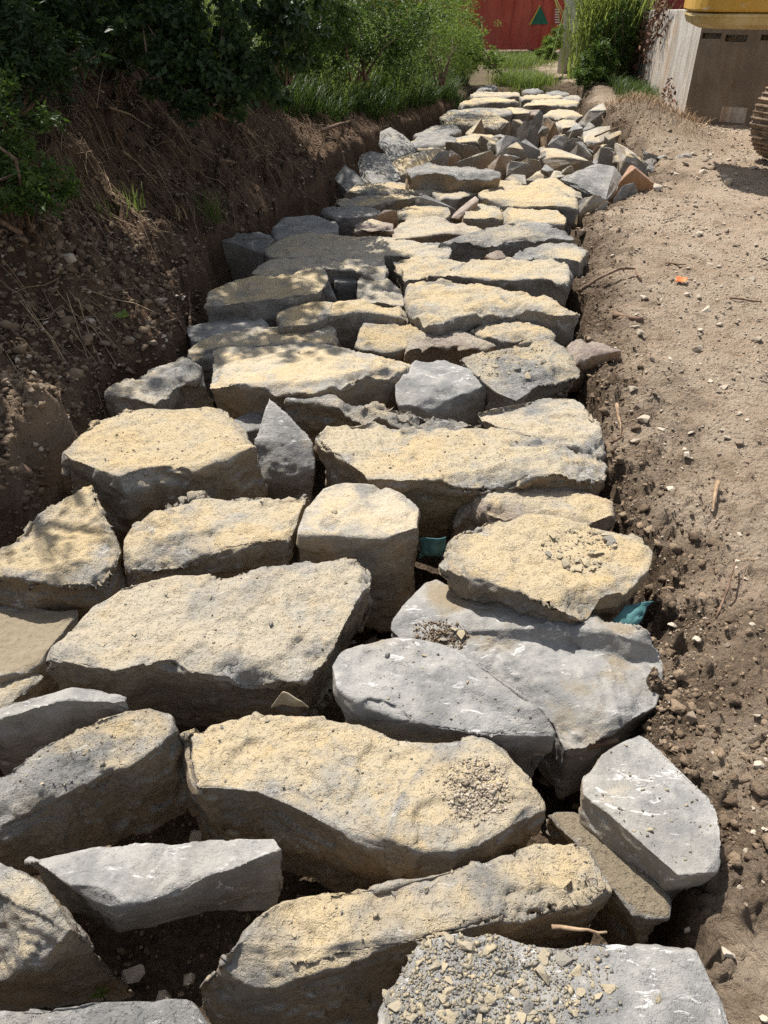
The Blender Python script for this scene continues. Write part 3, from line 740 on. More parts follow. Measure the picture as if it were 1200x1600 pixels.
B("slim pinkish splinter of stone leaning across the gap, centre right",
  [(743,305,.10),(749,312,.10),(716,341,-.02),(704,341,-.02),(706,334,.0)], .03, .06, dust=.3, warm=1, mode='hull', chip=.2, cat="stone", name="stone", rough=.5)
B("long dark-fronted grey boulder lying across the right half of the trench",
  [(685,381),(730,365),(780,355),(850,352),(893,360),(896,375),(860,370),(820,374),(780,377),(720,380)], .07, .34, dust=.55, warm=.2, rough=1.2)
B("thin grey strip of slab lying behind the long dark-fronted boulder",
  [(760,350),(864,344),(863,352),(760,358)], .05, .25, dust=.5, warm=.3)
B("greenish grey boulder with a lit right side at the right soil edge",
  [(820,389),(850,378),(900,380),(915,378),(916,391),(905,408),(890,406),(850,401)], .08, .36, inset=.0, dust=.62, warm=.3)
B("small pink stone poking up between boulders, right of centre",
  [(757,399),(775,390,.03),(783,391,.03),(793,402),(775,404)], .07, .2, dust=.6, warm=1, cat="stone", name="stone", chip=.4)
B("small grey stone stuck beside the greenish grey boulder",
  [(801,400),(812,390,.02),(835,400),(830,405),(806,405)], .07, .2, dust=.4, warm=.3, cat="stone", name="stone", chip=.4)
B("cream block with a dark cleft along its left side, centre",
  [(612,400),(640,398),(700,402),(730,405),(702,420),(662,436),(635,436),(615,426)], .07, .36, inset=.01, dust=.88, warm=.4)
B("large cream boulder with a bluish grey band on its front, right side",
  [(668,428),(700,414),(740,400),(800,403),(885,405),(889,420),(886,442),(850,433),(800,436),(750,433),(700,433)], .10, .34, inset=.01, dust=.86, warm=.4)
B("very long flat overhanging cream slab with deep dark underside, right of centre",
  [(635,462),(640,440),(690,435),(760,445),(850,460),(905,482),(906,491),(870,487),(810,477),(760,482),(720,492),(682,502),(668,504),(642,478)], .13, .42, inset=.08, dust=.92, warm=.2)
B("thin grey slab edge showing between two cream slabs, centre",
  [(640,381),(665,376),(702,380),(704,386),(662,380)], .05, .2, dust=.3, warm=.1, cat="stone", name="stone")

# ---- far rows of slabs
def S(label, pts, z=.04, t=.3, **k):
    k.setdefault('dust', .75); k.setdefault('warm', .3)
    rock(label, pts, z, t, name="stone_slab", group="slabs in the far rows", **k)
S("grey slab at the very far left end of the stone row, by the grass", [(744,138),(756,134),(772,133),(779,137),(762,141)], .07, dust=.3)
S("farthest dark-fronted slab beside the bright grass patch", [(816,140),(824,136.5),(842,137),(851,143),(838,144),(820,143)], .08, dust=.2)
S("dark slab in the farthest row, right of the grass patch", [(853,144),(862,141),(884,142),(892,147),(875,148),(858,147)], .06, dust=.35)
S("last slab at the far right corner of the stone row", [(878,152),(890,148),(905,149),(910,153),(895,155)], .05, dust=.7)
S("wide cream slab in the second row from the far end, left", [(735,146),(750,141.5),(780,143),(812,144),(814,148),(780,149),(742,151)], .05)
S("cream slab filling the second far row on the right", [(812,150),(840,146),(880,149),(882,153),(850,153),(815,154)], .04, dust=.85)
S("long cream slab with dark front, third far row, left", [(717,160),(740,152),(775,152),(806,155),(811,159),(770,158),(722,163)], .07)
S("long cream slab, third far row, right", [(813,165),(835,155),(880,155),(906,157),(902,162),(872,164),(840,163)], .07, dust=.9)
S("long grey-buff slab in the fourth far row, left", [(687,182),(700,172),(740,167),(800,170),(803,178),(760,179),(700,187)], .05, dust=.55)
S("pale slab in the fourth far row, middle", [(768,170),(800,166),(832,168),(828,176),(803,176)], .04, dust=.85)
S("pale slab with dark joint in the fourth far row, right", [(846,174),(870,170),(900,172),(913,180),(880,182),(850,180)], .05, dust=.8)
S("dark brown block under the fourth row at its middle", [(806,172),(840,168),(846,172),(842,180),(808,180)], .0, dust=.4, warm=.9)
S("yellow slab in the fifth far row, left", [(690,193),(716,184),(780,180),(796,188),(772,197),(720,195)], .05, dust=.9)
S("shaded olive slab in the fifth far row by the left bank", [(645,210),(680,194),(714,196),(722,202),(706,210),(665,216)], .05, dust=.5)
S("shaded olive slab in the sixth far row by the left bank", [(632,222),(650,214),(700,211),(716,216),(706,224),(650,228)], .06, dust=.5)
S("buff slab with a brown front, sixth far row, partly behind the rubble", [(645,226),(700,219),(720,224),(700,232),(652,233)], .04, dust=.7, warm=.8)
S("yellow slab right of the shaded olive ones, edge of the rubble", [(700,216),(740,209),(780,210),(776,220),(720,221)], .06, dust=.9)
S("flat pale slab under the rubble at the right, fifth far row", [(866,192),(880,186),(898,188),(905,196),(880,200)], .04, dust=.9)

# ---- heap of broken rock across the trench
def Q(label, pts, z=.0, t=.2, **k):
    mx_ = sum(p[0] for p in pts) / len(pts); my_ = sum(p[1] for p in pts) / len(pts)
    pts = [(mx_ + (p[0] - mx_) * 1.1, my_ + (p[1] - my_) * 1.08, (p[2] if len(p) > 2 else 0) * .66) for p in pts]
    k.setdefault('dust', .4); k.setdefault('warm', .4); k.setdefault('chip', .35); k.setdefault('rough', .7); k['dust'] = min(.95, k['dust'] + .25)
    rock(label, pts, z, t, mode='hull', cat="stone", name="rubble_stone", group="broken rocks heaped across the trench", **k)
Q("tall pale grey rock against the left bank, uppermost of the three there", [(596,207,.32),(611,200,.38),(630,212,.26),(650,231,.12),(640,245,.0),(615,248,.0),(594,226,.2)], dust=.15)
Q("grey angular rock with two facets, middle of the three at the left bank", [(561,240,.24),(580,237,.28),(600,241,.24),(614,257,.12),(623,277,.0),(582,285,.0),(566,276,.0),(560,256,.12)], dust=.15, warm=.1)
Q("smooth grey triangular rock, lowest of the three at the left bank", [(540,257,.26),(555,266,.2),(571,288,.02),(542,297,-.02),(524,279,.08)], dust=.12, warm=.05)
Q("yellow-topped rock leaning behind the loaf-shaped rock, left end", [(613,256,.12),(622,247,.18),(660,237,.27),(690,231,.3),(695,240,.22),(680,250,.08),(640,258,.1),(624,275,-.02)], dust=.8)
Q("upright brown-grey triangular slab on the far yellow slab", [(728,208,.0),(752,185,.3),(757,206,.0),(735,212,.0)], warm=.8)
Q("tall leaning pale grey slab at the top of the heap", [(825,206,.1),(834,183,.4),(844,172,.52),(848,180,.42),(839,210,.0),(826,213,.0)], dust=.15, warm=.1)
Q("pinkish brown pyramid rock right of the tall leaning slab", [(845,203,.02),(855,183,.34),(867,190,.28),(871,207,.0),(856,211,.0)], dust=.4, warm=1)
Q("tilted block with dark front and lit top, uppermost at the right bank", [(904,193,.0),(920,174,.3),(941,160,.42),(946,172,.36),(936,190,.08),(912,198,-.02)], dust=.35, warm=.3)
Q("grey block with a dark left face under the tilted block", [(886,206,.12),(900,192,.24),(911,200,.18),(903,212,.0),(890,211,.0)], dust=.2, warm=.1)
Q("small blue-grey rock right of the dark-faced block", [(908,206,.1),(921,190,.24),(930,198,.16),(925,207,.02),(912,209,.0)], dust=.2, warm=.1)
Q("broad buff rock half sunk in the soil at the right bank", [(913,206,.14),(935,198,.22),(955,197,.2),(962,206,.1),(938,222,.0),(914,222,.0)], dust=.62, warm=.5)
Q("long thin pale rock lying on the soil behind the broad buff one", [(945,212,.12),(972,202,.2),(978,206,.16),(952,218,.06)], dust=.6, warm=.5)
Q("rounded grey rock on the heap, right of its middle", [(857,226,.16),(868,211,.3),(881,212,.28),(887,222,.16),(876,237,.02),(858,234,.02)], dust=.15, warm=.1)
Q("light grey rock right of the rounded grey one", [(884,222,.2),(895,215,.28),(910,217,.24),(913,224,.14),(890,230,.06)], dust=.3, warm=.1)
Q("pale pyramid-shaped rock at the right of the heap", [(889,240,.1),(903,225,.34),(920,247,.06),(900,252,.0)], dust=.35, warm=.2)
Q("dark slab leaning against the pale pyramid-shaped rock", [(900,222,.3),(911,221,.3),(925,243,.1),(920,250,.02),(905,236,.14)], dust=.1, warm=.4)
Q("long tan block with layered dark side lying across the heap", [(847,232,.26),(870,233,.28),(915,250,.2),(931,258,.12),(906,267,.0),(862,262,.02),(850,246,.16)], dust=.65, warm=1)
Q("yellow rock with a dark right face beside the pale pyramid", [(929,241,.12),(941,230,.3),(956,232,.28),(968,246,.14),(955,256,.0),(932,256,.02)], dust=.8, warm=.4)
Q("big grey-yellow block at the right rim of the heap", [(963,224,.34),(985,234,.34),(1001,245,.24),(1019,264,.06),(1006,270,.0),(972,262,.06)], dust=.55, warm=.4)
Q("rust-orange sided block at the right rim of the rubble heap", [(968,286,.12),(985,258,.34),(993,262,.36),(1028,291,.02),(1002,299,-.02),(971,294,.02)], dust=.1, warm=1)
Q("big flat white-scuffed grey rock at the front right of the heap", [(880,275,.1),(905,264,.22),(930,257,.27),(958,261,.26),(971,279,.1),(968,290,.02),(944,308,-.06),(910,296,-.02),(888,282,.04)], dust=.12, warm=.05)
Q("smooth light grey rock in front of the rust-orange block", [(960,309,.0),(974,290,.16),(990,285,.2),(996,296,.08),(975,310,-.02)], dust=.2, warm=.05)
Q("small buff block with a lit left edge, below the white-scuffed flat grey rock", [(904,313,.12),(930,303,.2),(947,311,.12),(936,321,.02),(906,334,-.04)], dust=.6, warm=.7, t=.24)
Q("thin grey flake standing in the soil beside the small buff block", [(930,327,.02),(945,315,.12),(951,313,.12),(940,326,.0)], dust=.2, warm=.05, t=.12)
Q("grey rock pair of facets half buried right of the grey-yellow block", [(1004,246,.16),(1014,239,.22),(1030,243,.16),(1034,256,.0),(1016,259,.0)], dust=.2, warm=.1)
Q("dark-fronted grey and yellow rock near the left of the heap", [(697,221,.24),(722,224,.24),(746,228,.22),(750,240,.06),(726,246,.0),(704,234,.1)], dust=.45, warm=.9)
Q("long pale-topped rock with mottled front behind the loaf-shaped rock", [(711,255,.06),(745,242,.18),(766,235,.26),(776,245,.12),(764,257,.0),(738,258,.0)], dust=.5, warm=.6)
Q("grey-brown rounded block behind the right end of the loaf-shaped rock", [(763,260,.06),(782,241,.28),(797,243,.24),(799,255,.1),(792,270,-.02),(772,271,-.02)], dust=.3, warm=.6)
Q("light grey faceted rock in the middle of the heap", [(776,222,.22),(790,211,.34),(810,215,.28),(814,226,.16),(796,240,.04),(779,240,.06)], dust=.15, warm=.1)
Q("tan rock with a black triangular front in the middle of the heap", [(793,230,.24),(808,222,.3),(818,234,.2),(826,247,.02),(808,250,.0),(796,242,.06)], dust=.75, warm=.4)
Q("blue-grey splintered rock right of the tan rock", [(814,222,.3),(822,218,.32),(848,238,.12),(840,247,.02),(824,246,.02)], dust=.12, warm=.05)
Q("pale rock with shaded underside below the tan rock", [(793,258,.12),(798,251,.2),(822,255,.16),(839,264,.02),(818,271,.0),(793,272,.0)], dust=.5, warm=.5)
Q("small buff rock on top of the pale one", [(812,255,.12),(825,247,.22),(840,250,.18),(846,258,.08),(834,264,.02)], dust=.6, warm=.6)
Q("little pale wedge rock left of the long tan block", [(841,252,.1),(847,241,.2),(857,256,.04),(850,260,.0)], dust=.7, warm=.5)
Q("small brown wedge rock near the heap's left end", [(693,252,.06),(704,232,.22),(712,240,.16),(720,246,.06),(706,254,.0)], dust=.4, warm=1)
Q("slim pale shard beside the small brown wedge", [(690,250,.1),(697,235,.24),(702,236,.22),(697,252,.02)], dust=.2, warm=.2)
Q("pale rock on the yellow slab at the back of the heap", [(747,219,.1),(752,211,.22),(775,218,.12),(773,230,.0),(752,229,.0)], dust=.5, warm=.5)
Q("small dark triangular rock at the back of the heap", [(783,202,.02),(794,190,.2),(804,201,.02)], dust=.1, warm=.8)
Q("yellow and grey upright rock at the back of the heap", [(800,200,.04),(801,187,.22),(812,187,.22),(824,198,.1),(818,203,.0)], dust=.6, warm=.3)
Q("bluish rough rock left of the tall leaning slab", [(808,204,.1),(820,188,.28),(833,187,.26),(826,206,.0)], dust=.2, warm=.05)
Q("small grey rock in the soil above the broad buff one", [(942,196,.1),(952,189,.18),(962,194,.1),(955,198,.02)], dust=.3, warm=.1)
Q("brown knobbly rock in the dark hollow of the heap", [(926,236,.06),(932,228,.16),(938,227,.14),(935,238,.0)], dust=.3, warm=1, t=.12)
Q("small pale rock left of the grey-yellow block", [(950,220,.14),(960,214,.22),(965,222,.12),(956,228,.04)], dust=.4, warm=.2)
Q("flat pale tan rock lying low in front of the long tan block", [(822,278,.06),(840,266,.12),(868,264,.12),(892,270,.06),(862,280,.02)], dust=.75, warm=.7, t=.24)
Q("mottled low rock between the loaf-shaped rock and the tan one", [(790,280,.06),(800,272,.12),(820,273,.1),(822,288,.0),(806,287,.0)], dust=.55, warm=.4, t=.24)
# filler rocks deeper in the heap
def heap():
    g = np.random.default_rng(5)
    k = 0
    tones = ("grey", "buff", "pale", "brown")
    for i in range(40):
        px, py = g.uniform(770, 965), g.uniform(200, 268)
        if px > 915 and py < 222: continue
        rock("small broken stone lying low in the gaps of the rubble heap", (px, py), float(g.uniform(-.02, .12)), float(g.uniform(.06, .11)), mode='blob', cat="stone", name="rubble_stone",
             group="small stones in the gaps of the heap", dust=float(g.uniform(.3, .9)), warm=float(g.uniform(0, 1)), chip=.3, rough=.7)
def spill():
    g = np.random.default_rng(15)
    for i in range(16):
        px, py = g.uniform(985, 1075), g.uniform(228, 290)
        if py > 300 - (px - 985) * .6: continue
        rock("small broken stone spilled onto the dirt right of the rubble heap", (px, py), .06, float(g.uniform(.05, .10)), mode='blob', cat="stone", name="rubble_stone",
             group="stones spilled right of the heap", dust=float(g.uniform(.2, .7)), warm=float(g.uniform(0, .6)), chip=.3, rough=.7)
spill()
heap()
build_rocks()

# ------------------------------------------------------------------ container, walls, pole
def sided_mat(name, c1, c2, streak, rust, damt=.7, scale=1.0):
    m, t, b, o = new_mat(name); N = NT(t)
    geo = N.n("NewGeometry"); pos = geo.outputs['Position']
    mp = N.n("Mapping"); N.l(pos, mp.inputs[0]); mp.inputs['Scale'].default_value = (11 * scale, 11 * scale, .9 * scale)
    st = N.noise(mp.outputs[0], 1.0, 8, .72, .8); n = N.noise(pos, 3 * scale, 5, .6); f = N.noise(pos, 40 * scale, 4, .7)
    c = N.mix(N.ramp(n, .35, .65), c1, c2)
    c = N.mix(N.math('MULTIPLY', N.ramp(st, .47, .62), damt), c, streak)
    mp2 = N.n("Mapping"); N.l(pos, mp2.inputs[0]); mp2.inputs['Scale'].default_value = (1.6 * scale, 1.1 * scale, .35 * scale)
    rs = N.math('MULTIPLY', N.ramp(N.noise(mp2.outputs[0], 1.0, 5, .6, .6), .46, .66), N.ramp(st, .35, .6))
    c = N.mix(N.math('MULTIPLY', rs, .8), c, rust)
    c = N.mix(N.ramp(f, .6, .8, 0, .3), c, streak)
    N.l(c, b.inputs['Base Color']); b.inputs['Roughness'].default_value = .88
    N.l(N.bump(N.math('ADD', f, N.math('MULTIPLY', st, 1.5)), .01, .7), b.inputs['Normal'])
    return m
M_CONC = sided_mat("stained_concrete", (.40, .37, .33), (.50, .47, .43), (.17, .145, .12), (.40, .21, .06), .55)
M_CONC_DARK = sided_mat("soiled_shade_concrete", (.17, .14, .11), (.23, .195, .155), (.10, .08, .065), (.15, .10, .06), .22, .8)  # darker front: brown stain plus excavator shade put into the colour
M_CONC_PALE = sided_mat("pale_concrete", (.50, .49, .46), (.58, .57, .54), (.36, .35, .33), (.42, .40, .36), .4)
M_RED = sided_mat("red_paint", (.43, .085, .055), (.48, .11, .075), (.20, .04, .03), (.42, .14, .10), .5, .7)
M_REDDARK = sided_mat("dark_red_paint", (.17, .03, .03), (.22, .04, .04), (.10, .025, .025), (.25, .08, .06), .5, .7)
M_GREEN = simple("green_paint", (.012, .115, .07), (.03, .17, .11), 6, .6)
M_YEL = simple("yellow_line_paint", (.55, .38, .05), (.6, .42, .07), 6, .6)
M_WHITE = simple("white_paint", (.62, .62, .60), (.75, .75, .73), 6, .6)
M_DARKSTEEL = simple("dark_steel", (.03, .028, .026), (.08, .07, .06), 12, .7, bump=.003)

def corrugated(w, h, dpt=.036, pitch=.28):
    xs, ys = [0.0], [0.0]; x = 0
    while x < w - pitch:
        for dx, yy in ((.07, 0), (.068, dpt), (.072, dpt), (.07, 0)):
            x += dx; xs.append(x); ys.append(yy)
    xs.append(w); ys.append(0)
    V = [(a, b, 0) for a, b in zip(xs, ys)] + [(a, b, h) for a, b in zip(xs, ys)]; n = len(xs)
    return V, [(i, i + 1, n + i + 1, n + i) for i in range(n - 1)]

def container(x0, y, zb, w, label, mat, emblem=True):
    root = empty("shipping_container", (x0, y, zb), label, "container")
    V, Qd = corrugated(w - .2, 2.3)
    p = link("side_panel", mesh_np("side_panel", [(v[0] + .1, v[1] + .02, v[2] + .15) for v in V], quads=Qd), mat, root)
    bm = bmesh.new(); box_bm(bm, (w / 2, 1.25, 1.3), (w - .1, 2.3, 2.5)); bm_obj("container_body", bm, mat, root)
    for nm, z in (("bottom_rail", .075), ("top_rail", 2.53)):
        bm = bmesh.new(); box_bm(bm, (w / 2, .05, z), (w - .24, .13, .14), .01); bm_obj(nm, bm, mat, root)
    for x in (.06, w - .06):
        bm = bmesh.new(); box_bm(bm, (x, .05, 1.3), (.12, .14, 2.6), .01); bm_obj("corner_post", bm, mat, root)
    for x in (.6, w - .6):
        bm = bmesh.new(); box_bm(bm, (x, 1.2, -.06), (.3, 2.2, .12)); bm_obj("support_block", bm, M_DARKSTEEL, root)
    return root
YC = 27.0
_a = at_y(836, 40, YC); _zb = at_y(820, 78, YC).z
_xr = at_y(886, 40, YC).x
c1 = container(_xr - 6.06, YC, _zb, 6.06, "red corrugated shipping container with a green triangle emblem at the far end of the path", M_RED)
def flat_part(name, pts, mat, parent, y):
    o = Vector(parent.location); bm = bmesh.new()
    f = [bm.verts.new((p.x - o.x, y, p.z - o.z)) for p in pts]; g = [bm.verts.new((p.x - o.x, y + .004, p.z - o.z)) for p in pts]
    bm.faces.new(f); bm.faces.new(g[::-1]); n = len(f)
    for i in range(n): bm.faces.new((f[i], g[i], g[(i + 1) % n], f[(i + 1) % n]))
    bmesh.ops.recalc_face_normals(bm, faces=bm.faces[:])
    return bm_obj(name, bm, mat, parent)
flat_part("green_triangle", [at_y(829.5, 38.5, YC), at_y(857, 37.5, YC), at_y(844.5, 9, YC)], M_GREEN, c1, .008)
flat_part("yellow_stripe", [at_y(826.5, 38.6, YC), at_y(829.3, 38.5, YC), at_y(844.3, 9, YC), at_y(843.2, 8.0, YC)], M_YEL, c1, .008)
for i in range(6):
    a = at_y(867, 14 + i * 4, YC); b_ = at_y(874, 15.8 + i * 4, YC)
    bm = bmesh.new(); o = c1.location
    box_bm(bm, ((a.x + b_.x) / 2 - o.x, -.0, (a.z + b_.z) / 2 - o.z), (abs(b_.x - a.x), .03, abs(a.z - b_.z)), .004); bm_obj("vent_slat", bm, M_WHITE, c1)
_p = at_y(1000, 10, 23.5)
c2 = container(_p.x - .6, 23.5, -.2, 6.06, "dark red container standing behind the stained concrete wall", M_REDDARK)
# pale wall behind the reeds
_p0, _p1 = at_y(893, 60, 24.5), at_y(990, 60, 24.5)
bm = bmesh.new(); box_bm(bm, (0, .1, 1.35), (_p1.x - _p0.x + .4, .2, 2.9), .01)
box_bm(bm, (0, .1, 2.85), (_p1.x - _p0.x + .5, .3, .1), .01)
w_ = bm_obj("garden_wall", bm, M_CONC_PALE, loc=((_p0.x + _p1.x) / 2, 24.5, -.1)); tag(w_, "pale grey wall standing behind the tall reeds", "wall", kind='thing')
# utility pole
_p = at_y(884, 82, 21.0)
root = empty("utility_pole", (_p.x, 21.0, -.3), "round pale concrete pole beside the reeds, right of the red container", "pole")
V, Qd, T = tube([(0, 0, 0), (0, 0, 3), (0, 0, 7)], [.155, .145, .12], 20); m_ = MB(); m_.add(V, Qd, T)
link("shaft", m_.mesh("shaft", True), M_CONC_PALE, root)
V, Qd, T = tube([(-.6, 0, 6.6), (.6, 0, 6.6)], .04, 6); m_ = MB(); m_.add(V, Qd, T); link("crossarm", m_.mesh("crossarm"), M_DARKSTEEL, root)

# stained concrete abutment: lit left face running back, shaded front with pockets
C0 = at_z(1066, 191, .03); C1 = at_z(1215, 203, .03); CB = at_z(969, 122, .05)
fd = (C1 - C0).normalized(); fd.z = 0; bd = (CB - C0).normalized(); bd.z = 0
ZT = at_y(1090, 14, C0.y).z; ZT2 = at_y(985, 16, CB.y).z
root = empty("concrete_wall", (C0.x, C0.y, 0), "big stained concrete abutment with rust streaks on its lit left face", "wall"); root['kind'] = 'thing'
bm = bmesh.new()
inn = Vector((-fd.y, fd.x, 0)) * .16           # body sits behind the front layer
A = [inn, bd * (CB - C0).length, bd * (CB - C0).length + fd * 7, fd * 7 + inn]
zt = [ZT, ZT2, ZT2, ZT]
lo = [bm.verts.new((p.x, p.y, -.5)) for p in A]; hi = [bm.verts.new((p.x, p.y, z)) for p, z in zip(A, zt)]
for i in range(4): bm.faces.new((lo[i], lo[(i + 1) % 4], hi[(i + 1) % 4], hi[i]))
bm.faces.new(hi); bm.faces.new(lo[::-1]); bmesh.ops.recalc_face_normals(bm, faces=bm.faces[:])
bmesh.ops.bevel(bm, geom=[e for e in bm.edges], offset=.012, segments=1, affect='EDGES')
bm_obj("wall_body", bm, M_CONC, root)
ang = math.atan2(fd.y, fd.x); rotm = Vector
from mathutils import Matrix
RM = Matrix.Rotation(ang, 3, 'Z')
def along(px, py):                                   # sight line onto the front plane -> distance along, height
    d = ray(px, py); n = Vector((-fd.y, fd.x, 0)); k = n.dot(C0 - Vector((0, 0, EYE))) / n.dot(d)
    p = Vector((0, 0, EYE)) + d * k; return (p - C0).dot(fd), p.z
cuts = []
for (xa, ya, xb, yb) in ((1098, 51, 1126, 61), (1134, 54, 1166, 66), (1190, 54, 1220, 64)):
    s0, z1 = along(xa, ya); s1, z0 = along(xb, yb); cuts.append((s0, s1, z0, z1))
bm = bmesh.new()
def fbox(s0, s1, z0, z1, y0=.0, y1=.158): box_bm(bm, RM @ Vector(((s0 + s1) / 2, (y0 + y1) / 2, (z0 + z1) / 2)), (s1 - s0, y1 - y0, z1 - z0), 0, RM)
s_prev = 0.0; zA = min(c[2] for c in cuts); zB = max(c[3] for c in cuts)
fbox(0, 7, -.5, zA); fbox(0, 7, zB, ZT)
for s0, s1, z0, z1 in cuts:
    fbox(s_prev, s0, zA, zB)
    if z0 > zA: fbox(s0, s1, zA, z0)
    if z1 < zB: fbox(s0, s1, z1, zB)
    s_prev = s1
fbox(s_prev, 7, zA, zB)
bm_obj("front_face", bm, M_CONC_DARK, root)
for (xa, ya, xb, yb) in ((1129, 166, 1163, 193), (1081, 182, 1098, 194)):
    s0, z1 = along(xa, ya); s1, z0 = along(xb, yb); bm = bmesh.new(); fbox(s0, s1, z0, z1, -.006, .02)
    bm_obj("mortar_patch", bm, M_CONC, root)

# ------------------------------------------------------------------ excavator at the right edge
def paint_mat():
    m, t, b, o = new_mat("worn_yellow_paint"); N = NT(t)
    geo = N.n("NewGeometry"); pos = geo.outputs['Position']
    n = N.noise(pos, 3, 5, .6); mp = N.n("Mapping"); N.l(pos, mp.inputs[0]); mp.inputs['Scale'].default_value = (4, 4, 26)
    sc = N.noise(mp.outputs[0], 1.0, 6, .7); f = N.noise(pos, 24, 5, .7)
    c = N.mix(N.ramp(n, .3, .7), (.50, .27, .035), (.56, .34, .07))
    c = N.mix(N.math('MULTIPLY', N.ramp(sc, .60, .68), .8), c, (.58, .53, .42))
    c = N.mix(N.math('MULTIPLY', N.ramp(f, .64, .70), N.ramp(n, .5, .6)), c, (.10, .05, .03))
    N.l(c, b.inputs['Base Color']); b.inputs['Roughness'].default_value = .5
    N.l(N.bump(f, .004, .5), b.inputs['Normal'])
    return m
M_PAINT = paint_mat()
M_PALEPAINT = simple("faded_yellow_paint", (.46, .33, .12), (.58, .47, .25), 3, .6, bump=.004)
M_SHOE = simple("rusty_track_steel", (.13, .09, .065), (.36, .27, .19), 14, .75, bump=.006)
M_GLASS = simple("dark_glass", (.02, .025, .03), (.03, .035, .04), 3, .1, spec=.6)
YX, TURN = 8.3, R(-15)
_p = at_y(1078, 46, YX); XW = _p.x; ZB = _p.z; X0 = 0.0
WY = YX; YX = 0.0                                   # from here on in the machine's own frame
ex = empty("excavator", (XW, WY, 0), "yellow tracked excavator whose tail overhangs at the top right corner", "excavator")
ex.rotation_euler.z = TURN; eo = Vector((0, 0, 0))
def in_world(x, y): return XW + x * math.cos(TURN) - y * math.sin(TURN), WY + x * math.sin(TURN) + y * math.cos(TURN)
def plan_prism(name, mat, z0, z1, grow=0.0, lip=.1, x1=3.7, r=.45, depth_=1.35):
    pts = [(X0 - grow + x1, YX + depth_), (X0 - grow, YX + depth_)]
    for k in range(9):
        a = math.pi + k / 8 * math.pi / 2
        pts.append((X0 - grow + r + r * math.cos(a), YX - grow + r + r * math.sin(a)))
    pts += [(X0 + x1, YX - grow)]
    bm = bmesh.new(); rings = []
    prof = [(lip, z0), (lip * .3, z0 + lip * .3), (0, z0 + lip), (0, z1 - .03), (.03, z1)]
    cx, cy = X0 + x1 / 2, YX + depth_ / 2
    for ins, z in prof:
        ring = []
        for x, y in pts:
            dx, dy = x - cx, y - cy
            ring.append(bm.verts.new((x - math.copysign(min(abs(dx), ins), dx) - eo.x, y - math.copysign(min(abs(dy), ins), dy) - eo.y, z)))
        rings.append(ring)
    n = len(pts)
    for a, b_ in zip(rings, rings[1:]):
        for i in range(n): bm.faces.new((a[i], a[(i + 1) % n], b_[(i + 1) % n], b_[i]))
    bm.faces.new(rings[0][::-1]); bm.faces.new(rings[-1]); bmesh.ops.recalc_face_normals(bm, faces=bm.faces[:])
    o = bm_obj(name, bm, mat, ex)
    return o
_zc = at_y(1100, 19, WY).z
plan_prism("counterweight", M_PALEPAINT, ZB, _zc - .006, 0, .12)
plan_prism("engine_cover", M_PAINT, _zc, _zc + .85, .012, .02)
bm = bmesh.new(); box_bm(bm, (3.6, .5, 1.95), (1.3, 1.0, 1.7), .08); cb = bm_obj("cab", bm, M_PAINT, ex)
bm = bmesh.new(); box_bm(bm, (3.6, -.005, 2.2), (1.0, .02, .9), .004); bm_obj("cab_window", bm, M_GLASS, cb)
V, Qd, T = tube([(3.7, 1.4, 1.4), (5.0, 1.4, 3.6), (7.0, 1.4, 3.9)], [.2, .22, .15], 8); m_ = MB(); m_.add(V, Qd, T); link("boom", m_.mesh("boom"), M_PAINT, ex)
V, Qd, T = tube([(6.8, 1.4, 4.1), (7.4, 1.4, 1.5)], [.16, .12], 8); m_ = MB(); m_.add(V, Qd, T); link("arm", m_.mesh("arm"), M_PAINT, ex)
bm = bmesh.new(); box_bm(bm, (7.4, 1.4, .85), (.6, .9, .8), .12); bm_obj("bucket", bm, M_DARKSTEEL, ex)
# tracks
shoe_bm = bmesh.new(); box_bm(shoe_bm, (0, 0, 0), (.155, .6, .028), .006)
for gx in (-.06, 0, .06): box_bm(shoe_bm, (gx, 0, .021), (.018 if gx else .014, .6, .028), .003)
for gy in (-.12, .12): box_bm(shoe_bm, (0, gy, -.04), (.12, .05, .06), .004)
shoe_me = bpy.data.meshes.new("track_shoe"); shoe_bm.to_mesh(shoe_me); shoe_bm.free(); shoe_me.materials.append(M_SHOE)
TR, TL = .40, 2.7
TU = R(20)                                            # the undercarriage stands turned against the upper body
ux, uy = math.cos(TU), math.sin(TU)
T0x = 3.6; T0y = 9.1
while True:                                           # slide the track until its left end meets its sight line
    _x, _y = T0x - (TR + .06) * ux - .3 * uy, T0y - (TR + .06) * uy + .3 * ux
    if 600 + _x * F / depth((_x, _y, .45)) >= 1168: break
    T0x += .01
def to_ex(a, w, z):                                   # track frame -> machine frame
    x, y = T0x + a * ux - w * uy - XW, T0y + a * uy + w * ux - WY
    c, s_ = math.cos(-TURN), math.sin(-TURN)
    return Vector((x * c - y * s_, x * s_ + y * c, z))
def placed(name, m_, mat, a, w, z, smooth=False):
    o = link(name, m_.mesh(name, smooth), mat, ex, to_ex(a, w, z)); o.rotation_euler.z = TU - TURN; return o
